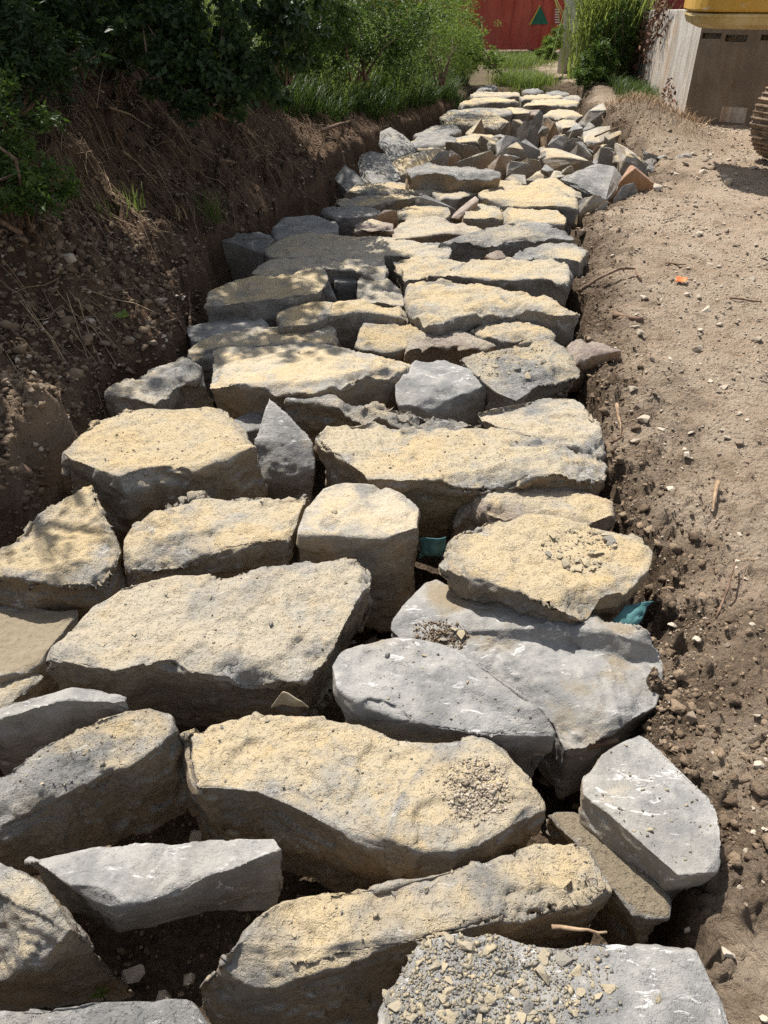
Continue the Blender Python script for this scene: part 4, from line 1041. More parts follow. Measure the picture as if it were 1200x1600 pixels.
def track(w):
    p = (T0x + .4 * ux - w * uy, T0y + .4 * uy + w * ux); zc = TR + .045 + (ground(*p) if p[1] < 11 else .03)
    per = 2 * TL + 2 * math.pi * TR; n = int(per / .172)
    for k in range(n):
        s = k / n * per
        if s < TL: x, z, a = s, zc - TR, math.pi
        elif s < TL + math.pi * TR: q = (s - TL) / TR; x, z, a = TL + TR * math.sin(q), zc - TR * math.cos(q), math.pi - q
        elif s < 2 * TL + math.pi * TR: x, z, a = TL - (s - TL - math.pi * TR), zc + TR, 0.0
        else: q = (s - 2 * TL - math.pi * TR) / TR; x, z, a = -TR * math.sin(q), zc + TR * math.cos(q), -q
        o = link("track_shoe", shoe_me, None, ex, to_ex(x, w, z)); o.rotation_euler = (0, a, TU - TURN)
    for x in (0, TL):
        m_ = MB(); V, Qd, T = tube([(0, -.06, 0), (0, .06, 0)], TR - .06, 28); m_.add(V, Qd, T)
        V, Qd, T = tube([(0, -.16, 0), (0, .16, 0)], .14, 16); m_.add(V, Qd, T); placed("idler_wheel", m_, M_SHOE, x, w, zc)
    for q in range(6):
        m_ = MB(); V, Qd, T = tube([(0, -.2, 0), (0, .2, 0)], .09, 14); m_.add(V, Qd, T)
        placed("track_roller", m_, M_DARKSTEEL, .35 + q * (TL - .7) / 5, w, zc - TR + .13)
    bm = bmesh.new(); box_bm(bm, (0, 0, 0), (TL - .5, .36, .34), .03)
    o = bm_obj("track_frame", bm, M_DARKSTEEL, ex, to_ex(TL / 2, w, zc)); o.rotation_euler.z = TU - TURN
track(0.0); track(-1.9)
_c = to_ex(TL / 2, -.95, .45)
bm = bmesh.new(); box_bm(bm, (0, 0, 0), (1.0, 1.7, .3), .03); o = bm_obj("undercarriage", bm, M_DARKSTEEL, ex, _c); o.rotation_euler.z = TU - TURN
m_ = MB(); V, Qd, T = tube([(0, 0, .0), (0, 0, .28)], .5, 24); m_.add(V, Qd, T); placed("slew_ring", m_, M_DARKSTEEL, TL / 2, -.95, .60)
bm = bmesh.new(); box_bm(bm, (0, 0, 0), (1.6, 1.3, .44), .03); bm_obj("slew_platform", bm, M_DARKSTEEL, ex, (_c.x, _c.y, 1.10))

# ------------------------------------------------------------------ vegetation
def leaves(C, size, ratio=.45, flat=.5, g=rng, droop=.0):
    n = len(C); d = g.normal(size=(n, 3)); d[:, 2] = d[:, 2] * (1 - flat) - droop; d /= np.linalg.norm(d, axis=1, keepdims=True)
    u = g.normal(size=(n, 3)); u[:, 2] += 1.2 * flat; s = np.cross(d, u); s /= (np.linalg.norm(s, axis=1, keepdims=True) + 1e-9)
    nn = np.cross(s, d); L = (size * g.uniform(.6, 1.3, n))[:, None]; w = L * ratio * .5
    V = np.stack([C, C + d * L * .45 + s * w + nn * w * .35, C + d * L - nn * L * .12, C + d * L * .45 - s * w + nn * w * .35], 1)
    b = np.arange(n)[:, None] * 4
    T = np.concatenate([b + [0, 1, 2], b + [0, 2, 3]], 0)
    return V.reshape(-1, 3), T
def blades(B, h, lean, width, g=rng, curve=.5):
    n = len(B); a = g.uniform(0, 2 * np.pi, n); dirn = np.stack([np.cos(a), np.sin(a), 0 * a], 1); sd_ = np.stack([-np.sin(a), np.cos(a), 0 * a], 1)
    h = h * g.uniform(.5, 1.2, n); ln = lean * g.uniform(.1, 1.3, n); w = (width * g.uniform(.6, 1.3, n))[:, None]
    up = np.array([0, 0, 1.0]); H = h[:, None]; LL = (ln * h)[:, None]
    m1 = B + up * H * .45 + dirn * LL * .22; m2 = B + up * H * .8 + dirn * LL * .6; tip = B + up * H * (1 - .25 * curve * ln[:, None]) + dirn * LL * 1.15
    V = np.stack([B - sd_ * w, B + sd_ * w, m1 - sd_ * w * .9, m1 + sd_ * w * .9, m2 - sd_ * w * .6, m2 + sd_ * w * .6, tip], 1)
    b = np.arange(n)[:, None] * 7
    Qd = np.concatenate([b + [0, 1, 3, 2], b + [2, 3, 5, 4]], 0); T = b + [4, 5, 6]
    return V.reshape(-1, 3), Qd, T
def lump_points(lumps, n, g=rng, shell=.5):
    w = np.array([l[3] * l[4] * l[5] for l in lumps]) ** .7; w /= w.sum()
    k = g.choice(len(lumps), n, p=w); L = np.array(lumps)
    d = g.normal(size=(n, 3)); d /= np.linalg.norm(d, axis=1, keepdims=True)
    r = g.uniform(0, 1, n) ** shell
    return L[k, :3] + d * r[:, None] * L[k, 3:6]
def shrub(name, label, cat, base, lumps, n, size, mat, ratio=.45, droop=.2, group=None, stems=6, seed=1, extra_grass=None, shell=.5):
    g = np.random.default_rng(seed); base = Vector(base)
    root = empty(name, base, label, cat, group)
    lw = [(l[0] - base.x, l[1] - base.y, l[2] - base.z, *l[3:]) for l in lumps]
    # many small sprays inside the lumps give gaps and clumps
    big = lump_points(lw, max(12, n // 55), g, shell)
    sp = [(*p, *(np.array([1, 1, .8]) * g.uniform(.5, 1.2) * np.mean([l[3] for l in lw]) * .28)) for p in big]
    C = lump_points(sp, n, g, .6)
    V, T = leaves(C, size, ratio, .4, g, droop)
    m_ = MB(); m_.add(V, [], T); link("foliage", m_.mesh("foliage"), mat, root)
    m_ = MB()
    for i in range(stems):
        e = Vector(big[g.integers(len(big))]); a = Vector((g.normal() * .05, g.normal() * .05, -.1))
        mid = a.lerp(e, .5) + Vector((g.normal() * .08, g.normal() * .08, .1))
        V, Qd, T = tube([a, mid, e], [.014, .009, .003], 5); m_.add(V, Qd, T)
    link("stem", m_.mesh("stem"), M_TWIG, root)
    return root
def L_(px, py, y, rx, ry, rz): p = at_y(px, py, y); return (p.x, p.y, p.z, rx, ry, rz)

# --- trees whose crowns shade the left bank (their crowns are above the frame)
def tree(x, y, label, crown, n, leaf, seed, hgt=4.2):
    g = np.random.default_rng(seed); z0 = ground(x, y) - .1
    root = empty("tree", (x, y, z0), label, "tree", "trees on the left bank")
    m_ = MB(); top = Vector((.1, .2, hgt)); path = [Vector((0, 0, -.2)), Vector((.05, -.05, hgt * .35)), Vector((.02, .12, hgt * .7)), top]
    V, Qd, T = tube(path, [.15, .12, .09, .05], 10); m_.add(V, Qd, T); link("trunk", m_.mesh("trunk", True), M_BARK, root)
    m_ = MB(); cl = []
    for (cx, cy, cz, r) in crown:
        e = Vector((cx - x, cy - y, cz - z0)); s = path[1].lerp(top, min(1, max(.1, g.uniform(.3, .9))))
        mid = s.lerp(e, .5) + Vector((g.normal() * .2, g.normal() * .2, .25))
        V, Qd, T = tube([s, mid, e], [.045, .028, .01], 6); m_.add(V, Qd, T)
        for q in range(7):
            f = e + Vector(g.normal(size=3) * r * .55); V, Qd, T = tube([mid.lerp(e, .7), f], [.010, .004], 4); m_.add(V, Qd, T)
            cl.append((*f, r * .5, r * .5, r * .32))
    link("limb", m_.mesh("limb"), M_BARK, root)
    C = lump_points(cl, n, g, .6); V, T = leaves(C, leaf, .5, .5, g, .3)
    m_ = MB(); m_.add(V, [], T); link("crown", m_.mesh("crown"), M_LEAF, root)
SHX, SHY = -to_sun.x / to_sun.z, to_sun.y / to_sun.z          # crown offset per metre of height
def over(gx, gy, gz, h): return (gx - SHX * h, gy + SHY * h, gz + h)
cr1, cr2 = [], []
gg = np.random.default_rng(3)
for gy in np.arange(4.7, 9.6, .62):
    for gx in np.arange(-4.2, .35, .62):
        x_, y_ = gx + gg.normal() * .16, gy + gg.normal() * .16
        lim = np.interp(y_, [4.6, 5.2, 6.5, 8, 9.6], [-.80, -.50, -.32, -.6, -2.6])
        if x_ > lim: continue
        if -2.9 < x_ < -1.2 and y_ < 5.3: continue
        h = gg.uniform(3.2, 4.6); c_ = over(x_, y_, .4, h)
        (cr1 if c_[1] < 8.6 else cr2).append((*c_, .52))
for q_ in range(7): cr1.append((*over(-2.25 - .15 * q_ , 3.55 + .12 * (q_ % 4), 1.0, 2.3), .34))
for gx, gy in ((-3.6, 4.0), (-3.8, 4.7), (-3.3, 5.0), (-3.9, 3.6), (-4.6, 4.2), (-4.9, 5.2), (-5.4, 6.2), (-5.0, 7.0), (-4.7, 6.0), (-5.2, 8.0), (-4.4, 3.4)):
    cr1.append((*over(gx, gy, .9, 3.0), .5))
cr3 = [(x_ + gg.normal() * .2, y_ + gg.normal() * .2, 3.0 + .5 * gg.random() - .12 * x_, .62) for x_ in np.arange(-6.5, -1.5, .75) for y_ in np.arange(5.4, 11.2, .8) if x_ < np.interp(y_, [5, 7, 9, 11], [-2.2, -1.7, -2.4, -3.4])]  # unseen crown added to block sky light over the bank shrubs
tree(-5.2, 8.4, "added unseen low tree that darkens the vine shrub on the left bank", cr3, 26000, .14, 34, 3.6)
tree(-3.9, 7.6, "leafy tree on the left bank whose crown shades the earth slope", cr1, 34000, .125, 31)
tree(-4.3, 11.0, "second leafy tree further along the left bank", cr2, 24000, .125, 32)
# a low bough that throws leaf shadow on the near left boulder
bb = over(*at_z(80, 838, .1), 2.6)
tree(-3.1, 4.6, "slim sapling leaning from the left bank", [(bb[0], bb[1], bb[2], .12), (bb[0] + .14, bb[1] + .08, bb[2] + .05, .08), (bb[0] - .16, bb[1] - .1, bb[2], .07), (bb[0] + .02, bb[1] + .22, bb[2], .07), (bb[0] - .5, bb[1] + .5, bb[2] + .1, .3), (-3.0, 4.9, 3.2, .4)], 300, .055, 33, 2.6)

# --- shrubs and weeds along the top of the left bank
G1 = "shrubs and weeds along the left bank"
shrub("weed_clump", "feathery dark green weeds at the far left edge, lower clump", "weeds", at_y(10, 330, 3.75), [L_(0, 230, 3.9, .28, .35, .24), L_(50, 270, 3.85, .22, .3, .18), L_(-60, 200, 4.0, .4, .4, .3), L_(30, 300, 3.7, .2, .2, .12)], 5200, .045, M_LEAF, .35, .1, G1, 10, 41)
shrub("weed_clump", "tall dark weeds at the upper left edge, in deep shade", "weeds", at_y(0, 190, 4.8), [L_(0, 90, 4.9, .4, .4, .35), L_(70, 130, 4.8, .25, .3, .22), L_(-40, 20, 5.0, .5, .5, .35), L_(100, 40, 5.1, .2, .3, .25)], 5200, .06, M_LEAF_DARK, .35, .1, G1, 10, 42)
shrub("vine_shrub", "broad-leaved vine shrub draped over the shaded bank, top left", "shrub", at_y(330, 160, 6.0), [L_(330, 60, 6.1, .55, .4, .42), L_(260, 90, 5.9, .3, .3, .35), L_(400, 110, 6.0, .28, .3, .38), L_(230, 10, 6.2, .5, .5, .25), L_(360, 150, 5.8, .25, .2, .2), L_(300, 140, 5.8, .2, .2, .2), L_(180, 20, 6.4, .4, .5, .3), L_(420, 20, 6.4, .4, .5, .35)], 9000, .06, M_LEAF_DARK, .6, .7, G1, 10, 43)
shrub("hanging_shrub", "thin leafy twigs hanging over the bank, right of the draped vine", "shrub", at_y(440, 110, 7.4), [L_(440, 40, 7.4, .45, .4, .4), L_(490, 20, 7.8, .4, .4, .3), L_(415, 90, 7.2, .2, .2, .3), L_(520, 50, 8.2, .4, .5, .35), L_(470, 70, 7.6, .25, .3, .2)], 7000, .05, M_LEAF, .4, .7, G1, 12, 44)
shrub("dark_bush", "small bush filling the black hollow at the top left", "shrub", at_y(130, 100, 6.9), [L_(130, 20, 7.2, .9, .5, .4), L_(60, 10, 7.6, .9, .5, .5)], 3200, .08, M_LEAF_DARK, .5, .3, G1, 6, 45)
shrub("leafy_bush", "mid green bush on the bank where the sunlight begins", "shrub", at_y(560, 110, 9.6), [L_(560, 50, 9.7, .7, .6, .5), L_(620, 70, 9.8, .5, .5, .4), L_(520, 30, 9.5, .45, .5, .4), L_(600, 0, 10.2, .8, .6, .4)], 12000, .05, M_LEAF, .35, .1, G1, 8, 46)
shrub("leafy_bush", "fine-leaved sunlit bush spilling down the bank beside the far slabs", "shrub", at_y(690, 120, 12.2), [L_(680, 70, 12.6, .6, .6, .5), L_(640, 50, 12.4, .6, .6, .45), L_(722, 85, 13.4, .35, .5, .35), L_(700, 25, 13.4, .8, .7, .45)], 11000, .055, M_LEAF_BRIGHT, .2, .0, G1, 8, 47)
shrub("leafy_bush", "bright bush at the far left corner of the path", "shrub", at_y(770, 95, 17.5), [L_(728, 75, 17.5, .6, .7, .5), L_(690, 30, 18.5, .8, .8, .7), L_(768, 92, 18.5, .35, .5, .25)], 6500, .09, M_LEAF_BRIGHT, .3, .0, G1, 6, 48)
# --- plants on the right
G2 = "plants in front of the pale wall"
shrub("leafy_shrub", "dense small-leaved green shrub beside the concrete abutment", "shrub", at_y(955, 132, 16.8), [L_(962, 60, 17.0, .42, .4, .55), L_(940, 95, 16.6, .4, .4, .35), L_(975, 20, 17.5, .35, .35, .35), L_(915, 115, 16.4, .4, .4, .22)], 7500, .06, M_LEAF, .5, .1, G2, 8, 51)
shrub("weed_clump", "pale green weeds between the pole and the red container", "weeds", at_y(858, 85, 20), [L_(864, 72, 20, .22, .4, .25), L_(854, 84, 19.6, .25, .3, .12), L_(872, 52, 20.5, .12, .3, .22)], 2600, .09, M_LEAF_BRIGHT, .2, .0, G2, 6, 52)
M_REED = leaf_mat("reed_blade", (.10, .14, .035), (.30, .35, .12), .4)
def reeds():
    g = np.random.default_rng(61); p = at_y(946, 110, 18.0)
    root = empty("reed_clump", (p.x, p.y, ground(p.x, p.y)), "tall arching reeds with long blades in front of the pale wall", "reeds", G2)
    n = 1500; B = np.stack([g.normal(0, .27, n), g.normal(0, .3, n), g.uniform(0, .5, n)], 1)
    V, Qd, T = blades(B, 1.8, .62, .014, g, 1.2); m_ = MB(); m_.add(V, Qd, T); link("reed_blades", m_.mesh("reed_blades"), M_REED, root)
    m_ = MB()
    for i in range(24):
        a = Vector((g.normal() * .25, g.normal() * .25, 0)); V, Qd, T = tube([a, a + Vector((g.normal() * .1, g.normal() * .1, 1.4))], [.012, .006], 5); m_.add(V, Qd, T)
    link("reed_stem", m_.mesh("reed_stem"), M_GRASS_DARK, root)
reeds()
# --- grass
def grass_stuff(name, label, pts, h, lean, w, mat, seed, lift=0.0):
    g = np.random.default_rng(seed); B = np.array(pts); B[:, 2] = height(B[:, 0], B[:, 1]) - .02 + lift
    V, Qd, T = blades(B, h, lean, w, g); m_ = MB(); m_.add(V, Qd, T)
    return tag(link(name, m_.mesh(name), mat), label, "grass", kind='stuff')
def scatter(n, f, seed, box):
    g = np.random.default_rng(seed); out = []
    while len(out) < n:
        x = g.uniform(box[0], box[1], 4000); y = g.uniform(box[2], box[3], 4000); k = f(x, y, g)
        out += list(zip(x[k], y[k], 0 * x[k]))
    return out[:n]
def f_bank(x, y, g):
    sL, sR = edges(x, y); P = np.stack([x, y, 0 * x], 1); m = noise3(P, .9, 5)
    lo = np.interp(y, [7.5, 9, 11, 14, 17, 20], [1.6, .95, .55, .3, .2, .2])
    return (sL > lo + .5 * m) & (sL < lo + 3.2) & (noise3(P, 2.6, 6) > -.35) & (g.uniform(0, 1, len(x)) < np.clip((sL - lo + .3) * 2, .1, 1))
grass_stuff("tall_grass", "bright tall grass covering the sunlit part of the left bank", scatter(36000, f_bank, 71, (-4, 3.5, 7.6, 23)), .62, .8, .005, M_GRASS, 71)
def f_lip(x, y, g):
    sL, sR = edges(x, y); m = noise3(np.stack([x, y, 0 * x], 1), 1.4, 15)
    return (sL > .12 + .25 * m + np.interp(y, [8, 10, 13], [.8, .4, .0])) & (sL < 1.4) & (g.uniform(0, 1, len(x)) < .5)
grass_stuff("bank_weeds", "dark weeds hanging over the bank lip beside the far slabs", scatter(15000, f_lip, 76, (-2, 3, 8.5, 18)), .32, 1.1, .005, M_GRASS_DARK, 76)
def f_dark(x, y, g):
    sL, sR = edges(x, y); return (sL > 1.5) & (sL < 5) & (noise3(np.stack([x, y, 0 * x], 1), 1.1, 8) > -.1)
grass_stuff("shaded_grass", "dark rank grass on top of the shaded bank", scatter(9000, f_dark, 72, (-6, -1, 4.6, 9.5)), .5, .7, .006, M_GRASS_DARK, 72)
_gp = [(at_z(817, 131, 0), .42, .9), (at_z(815, 95, 0), .5, 1.6), (at_z(806, 84, 0), 1.1, 2.4), (at_z(835, 86, 0), .9, 2.4), (at_z(785, 100, 0), .5, 1.6)]
def path_grass():
    g = np.random.default_rng(73); out = []
    for (c, sx, sy), n in zip(_gp, (4200, 4200, 5200, 4200, 2600)): out += list(zip(g.normal(c.x, sx * .6, n), g.normal(c.y, sy * .6, n), np.zeros(n)))
    return [p for p in out if p[1] < 26.6 and p[1] > Y_END + .1]
grass_stuff("path_grass", "short bright grass growing on the path beyond the stone row", path_grass(), .24, .6, .006, M_GRASS, 73)
def f_right(x, y, g):
    sL, sR = edges(x, y); p = at_z(930, 118, .1); return (np.abs(x - p.x - (y - p.y) * .1) < .9) & (sR > .5) & (g.uniform(0, 1, len(x)) < .6)
_pr = at_z(930, 118, .1)
grass_stuff("weedy_grass", "ragged weeds at the foot of the reeds on the right", scatter(5000, f_right, 74, (_pr.x - 1.5, _pr.x + 2, 14.5, 21)), .26, .8, .005, M_GRASS_DARK, 74)
def f_mound(x, y, g):
    p = at_z(1000, 175, .2); return np.exp(-((x - p.x) / .5) ** 2 - ((y - p.y) / 1.5) ** 2) > g.uniform(0, 1, len(x))
_pm = at_z(1000, 175, .2)
grass_stuff("dry_weeds", "golden dry weeds on the dug mound by the abutment", scatter(1700, f_mound, 75, (_pm.x - 1.1, _pm.x + 1.1, _pm.y - 2.5, _pm.y + 3)), .15, 1.2, .003, M_STRAW_GOLD, 75)

def on_ground(px, py, lift=0.0):
    d = ray(px, py); k = np.exp(np.linspace(math.log(.6), math.log(45), 900)); X, Y, Z = d.x * k, d.y * k, EYE + d.z * k
    h = height(X, Y) + lift; i = int(np.argmax(Z < h)) if (Z < h).any() else len(k) - 1
    return Vector((X[i], Y[i], h[i]))
def tuft(px, py, n, h, label, mat=M_GRASS, name="grass_tuft", spread=.05, w=.004, cat="grass tuft"):
    p = on_ground(px, py); g = np.random.default_rng(int(px * 3 + py)); B = np.stack([g.normal(0, spread, n), g.normal(0, spread, n), np.zeros(n) - .01], 1)
    V, Qd, T = blades(B, h, .5, w, g); m_ = MB(); m_.add(V, Qd, T)
    tag(link(name, m_.mesh(name), mat, loc=p), label, cat, "grass tufts on the left bank")
tuft(332, 348, 60, .22, "green grass tuft growing from the bare shaded slope, nearest the stones")
tuft(210, 330, 34, .16, "sparse grass tuft on the shaded slope, left of the fuller one")
tuft(168, 338, 16, .12, "few short grass blades at the foot of the dark weeds")
tuft(280, 345, 26, .12, "thin pale grass tuft between two others on the shaded slope", M_STRAW_GOLD)
def seedling(px, py, label, lift=0.0, size=.03, n=6, p=None):
    p = p or on_ground(px, py); g = np.random.default_rng(int(px))
    root = empty("seedling", p, label, "plant")
    C = np.zeros((n, 3)); C[:, 2] = .03; a = np.arange(n) / n * 6.28; d = np.stack([np.cos(a), np.sin(a), .5 + 0 * a], 1)
    s = np.stack([-np.sin(a), np.cos(a), 0 * a], 1); L = size * g.uniform(.8, 1.4, n)[:, None]
    V = np.stack([C, C + d * L * .5 + s * L * .28, C + d * L, C + d * L * .5 - s * L * .28], 1).reshape(-1, 3); b = np.arange(n)[:, None] * 4
    m_ = MB(); m_.add(V, [], np.concatenate([b + [0, 1, 2], b + [0, 2, 3]], 0)); link("leaf", m_.mesh("leaf"), M_LEAF_BRIGHT, root)
    V, Qd, T = tube([(0, 0, -.02), (0, 0, .032)], .002, 4); m_ = MB(); m_.add(V, Qd, T); link("stem", m_.mesh("stem"), M_LEAF, root)
seedling(195, 512, "small green seedling on the sunlit dug soil at the left", size=.05, n=8)
seedling(163, 1558, "tiny green seedling in the black hollow at the lower left", p=at_z(163, 1560, -.38), size=.02, n=5)

# dried creeper on the abutment's lit face
def dried_vine():
    g = np.random.default_rng(81); root = empty("dried_vine", (CB.x, CB.y, .6), "dried brown creeper hanging on the lit left face of the abutment", "vine"); o = Vector(root.location)
    nrm = Vector((-bd.y, bd.x, 0)); nrm = nrm if nrm.x < 0 else -nrm
    def onface(px, py):
        d = ray(px, py); k = nrm.dot(C0 - Vector((0, 0, EYE))) / nrm.dot(d); return Vector((0, 0, EYE)) + d * k + nrm * .05 - o
    m_ = MB(); C = []
    for path in (((1052, -6), (1035, 20), (1012, 60), (1000, 95), (992, 120)), ((1030, 0), (1025, 40), (1015, 80), (1008, 130)), ((1050, 126), (1049, 150), (1055, 170)), ((1020, 40), (1000, 60), (994, 90)), ((1045, -5), (1040, 30), (1030, 55)), ((1010, 25), (1006, 60), (1003, 100))):
        P = [onface(*q) for q in path]; V, Qd, T = tube(P, .012, 4); m_.add(V, Qd, T)
        for a, b_ in zip(P, P[1:]):
            for q in range(34): C.append(tuple(a.lerp(b_, g.uniform()) + Vector(g.normal(size=3) * [.05, .14, .07])))
    link("vine_stem", m_.mesh("vine_stem"), M_TWIG, root)
    V, T = leaves(np.array(C), .085, .5, .3, g, .8); m_ = MB(); m_.add(V, [], T); link("dead_leaves", m_.mesh("dead_leaves"), M_DRYLEAF, root)
dried_vine()

# ------------------------------------------------------------------ sticks, scraps
def stick(px, rad, label, mat=M_TWIG, name="stick", lift=None, cat="stick", P=None, seg=6, group=None):
    P = P or [on_ground(*q[:2]) + Vector((0, 0, (q[2] if len(q) > 2 else 0) + rad * .6)) for q in px]
    fine = [P[0]]
    g = random.Random(int(P[0].x * 1000))
    for a, b in zip(P, P[1:]):
        for k in (1, 2, 3): fine.append(a.lerp(b, k / 3) + Vector((g.gauss(0, 1), g.gauss(0, 1), g.gauss(0, .6))) * rad * (.35 if k < 3 else .15))
    n = len(fine); rr = [rad * (1.1 - .55 * i / (n - 1)) * g.uniform(.85, 1.15) for i in range(n)]
    o = fine[0].copy(); V, Qd, T = tube([p - o for p in fine], rr, seg); m_ = MB(); m_.add(V, Qd, T)
    return tag(link(name, m_.mesh(name, True), mat, loc=o), label, cat, group)
stick([(903, 466), (930, 446, .03), (965, 435, .05), (990, 432, .04), (1001, 442)], .011, "bent brown root arching out of the dirt edge", name="root", cat="root")
stick([(957, 499), (1003, 506)], .022, "short thick dark stick lying on the dirt, below the bent root")
stick([(961, 645, .03), (970, 682)], .007, "short pale bare stick upright on the dark clods at the right", M_TWIG_PALE)
stick([(1119, 762, .02), (1113, 800)], .008, "short tan stick lying on the track at the right edge", M_TWIG_PALE)
stick([(1040, 412), (1070, 416)], .008, "thin dark twig lying across the gravelly track")
stick([(1140, 469), (1190, 473)], .008, "dark flat twig on the track near the right frame edge")
stick([(936, 705), (972, 690, .01)], .008, "dark twig stuck in clods beside the very long cream boulder")
stick([(1118, 968), (1132, 935, .03), (1140, 905, .06), (1147, 890, .03)], .004, "dry forked weed stalk on the pale dirt at the right", M_TWIG, "weed_stalk", cat="weed stalk")
stick([(888, 1176), (925, 1166), (968, 1157)], .012, "dark stick lying in the gap above the pale grey slab", P=[at_z(888, 1178, -.14), at_z(925, 1166, -.12), at_z(968, 1157, -.1)])
stick([], .0042, "bare tan twig lying on the edge of the chip-strewn slab", M_TWIG_PALE, P=[at_z(862, 1448, .085), at_z(905, 1452, .09), at_z(948, 1458, .085)])
stick([], .010, "thin dark rod lying on the broad buff rock at the right bank", P=[at_z(930, 213, .24), at_z(955, 203, .27), at_z(986, 190, .26)])
stick([(338, 182), (375, 205), (410, 236)], .022, "fallen grey branch lying down the shaded slope", name="branch", cat="branch")
stick([(505, 222, .05), (525, 212, .08), (548, 198, .05)], .022, "dark broken branch sticking out of the lit part of the bank", name="branch", cat="branch")
stick([(152, 172), (162, 150, .08), (172, 132, .16), (187, 117, .22)], .005, "crooked pale stalk rising from the shaded straw", M_STRAW, "dry_stalk", cat="stalk")
stick([(133, 135, .2), (135, 110, .2), (134, 82, .3)], .004, "thin upright stalk in front of the black hollow", M_STRAW, "dry_stalk", cat="stalk")
stick([(172, 170), (205, 188, .02), (240, 205)], .009, "long pale stalk lying along the upper slope", M_STRAW, "dry_stalk", cat="stalk")
stick([(190, 238), (215, 262), (245, 290)], .014, "straight bare stick lying down the shaded slope", M_TWIG_PALE)
stick([(185, 341), (212, 341), (236, 338)], .013, "brown stick lying level at the foot of the straw")
stick([(452, 292), (475, 308), (500, 332)], .008, "slender twig reaching down the bank to the slabs")
stick([(299, 540), (301, 518, .06), (302, 499, .13)], .010, "short upright stake-like twig by the low grey shaded rock")
stick([(256, 508), (280, 520, .02), (299, 538)], .007, "grey twig lying against the upright twig at the bank foot")
stick([(343, 262), (372, 266)], .016, "short brown piece of wood on the shaded slope")
# gnarled wood at the left edge
def driftwood():
    a = on_ground(4, 772); r = empty("driftwood", a, "broken weathered log end at the left edge above the dappled boulder", "wood")
    q = on_ground(80, 777) - a + Vector((0, 0, .035)); g = random.Random(4)
    m_ = MB(); P = [Vector((-.30, .03, .04)).lerp(q * .72, k / 7) + Vector((0, g.uniform(-.006, .006), .035 + g.uniform(-.006, .006))) for k in range(8)]
    V, Qd, T = tube(P, [.05 * g.uniform(.8, 1.15) for k in range(7)] + [.02], 11); V = [v + Vector((g.gauss(0, .0035), g.gauss(0, .0035), g.gauss(0, .0035))) for v in V]; m_.add(V, Qd, T)
    link("wood_chunk", m_.mesh("wood_chunk"), M_TWIG, r); m_ = MB()
    V, Qd, T = tube([P[5] + Vector((0, -.03, .0)), q.lerp(P[6], .4) + Vector((0, -.02, 0)), q], [.018, .013, .006], 6); m_.add(V, Qd, T)
    link("splinter", m_.mesh("splinter"), M_TWIG, r)
driftwood()

def crumple(name, label, cat, corners, n, amp, mat, seed, th=.003, fold=14):
    A, B_, C_, D_ = [Vector(c) for c in corners]; g = np.random.default_rng(seed)
    V = []
    for i in range(n):
        for j in range(n):
            u, v = i / (n - 1), j / (n - 1); p = (A * (1 - u) + B_ * u) * (1 - v) + (D_ * (1 - u) + C_ * u) * v; V.append(tuple(p))
    V = np.array(V); o = V.mean(0); V -= o
    nn = np.array((B_ - A).cross(D_ - A).normalized())
    d = np.abs(noise3(V, fold, seed)) * 1.6 + .6 * np.abs(noise3(V, fold * 2.3, seed + 3)); V += nn[None] * (d * amp)[:, None]
    V += np.stack([noise3(V, fold, seed + 5), noise3(V, fold, seed + 6), noise3(V, fold, seed + 7)], 1) * amp * .5
    Qd = [(i * n + j, (i + 1) * n + j, (i + 1) * n + j + 1, i * n + j + 1) for i in range(n - 1) for j in range(n - 1)]
    V2 = V - nn[None] * th; m = n * n; Q2 = [tuple(x + m for x in q[::-1]) for q in Qd]
    rim = [i * n for i in range(n)] + [(n - 1) * n + j for j in range(1, n)] + [i * n + n - 1 for i in range(n - 2, -1, -1)] + [j for j in range(n - 2, 0, -1)]
    Q3 = [(rim[k], rim[k] + m, rim[(k + 1) % len(rim)] + m, rim[(k + 1) % len(rim)]) for k in range(len(rim))]
    return tag(link(name, mesh_np(name, np.concatenate([V, V2]), quads=Qd + Q2 + Q3), mat, loc=o), label, cat)
M_TEAL = simple("teal_fabric", (.045, .125, .13), (.10, .22, .225), 14, .85, bump=.004)
M_TAN = simple("tan_plastic", (.34, .28, .19), (.48, .42, .31), 9, .45)
M_ORANGE = simple("orange_leaf", (.55, .13, .04), (.70, .24, .09), 40, .6)
crumple("teal_rag", "crumpled teal rag stuffed in the gap right of the squarish cream block", "rag", [at_z(652, 868, -.16), at_z(694, 866, -.16), at_z(694, 834, .0), at_z(654, 836, .0)], 16, .022, M_TEAL, 3)
crumple("teal_rag", "teal cloth edge showing behind the raised grey corner beside the dirt", "rag", [at_z(932, 1004, -.01), at_z(985, 985, -.02), at_z(1016, 944, .03), at_z(972, 948, .03)], 16, .02, M_TEAL, 5)
crumple("plastic_scrap", "tan plastic scrap poking up behind the large buff boulder", "scrap", [at_z(424, 1100, .0), at_z(482, 1106, .0), at_z(470, 1098, .03), at_z(443, 1080, .06)], 10, .008, M_TAN, 8)
_q = on_ground(1062, 445)
crumple("orange_leaf", "small bright orange leaf lying on the gravelly track", "leaf", [_q + Vector(v) for v in ((-.045, -.02, .004), (.03, -.03, .004), (.05, .03, .02), (-.02, .035, .012))], 8, .012, M_ORANGE, 9, .001, 30)

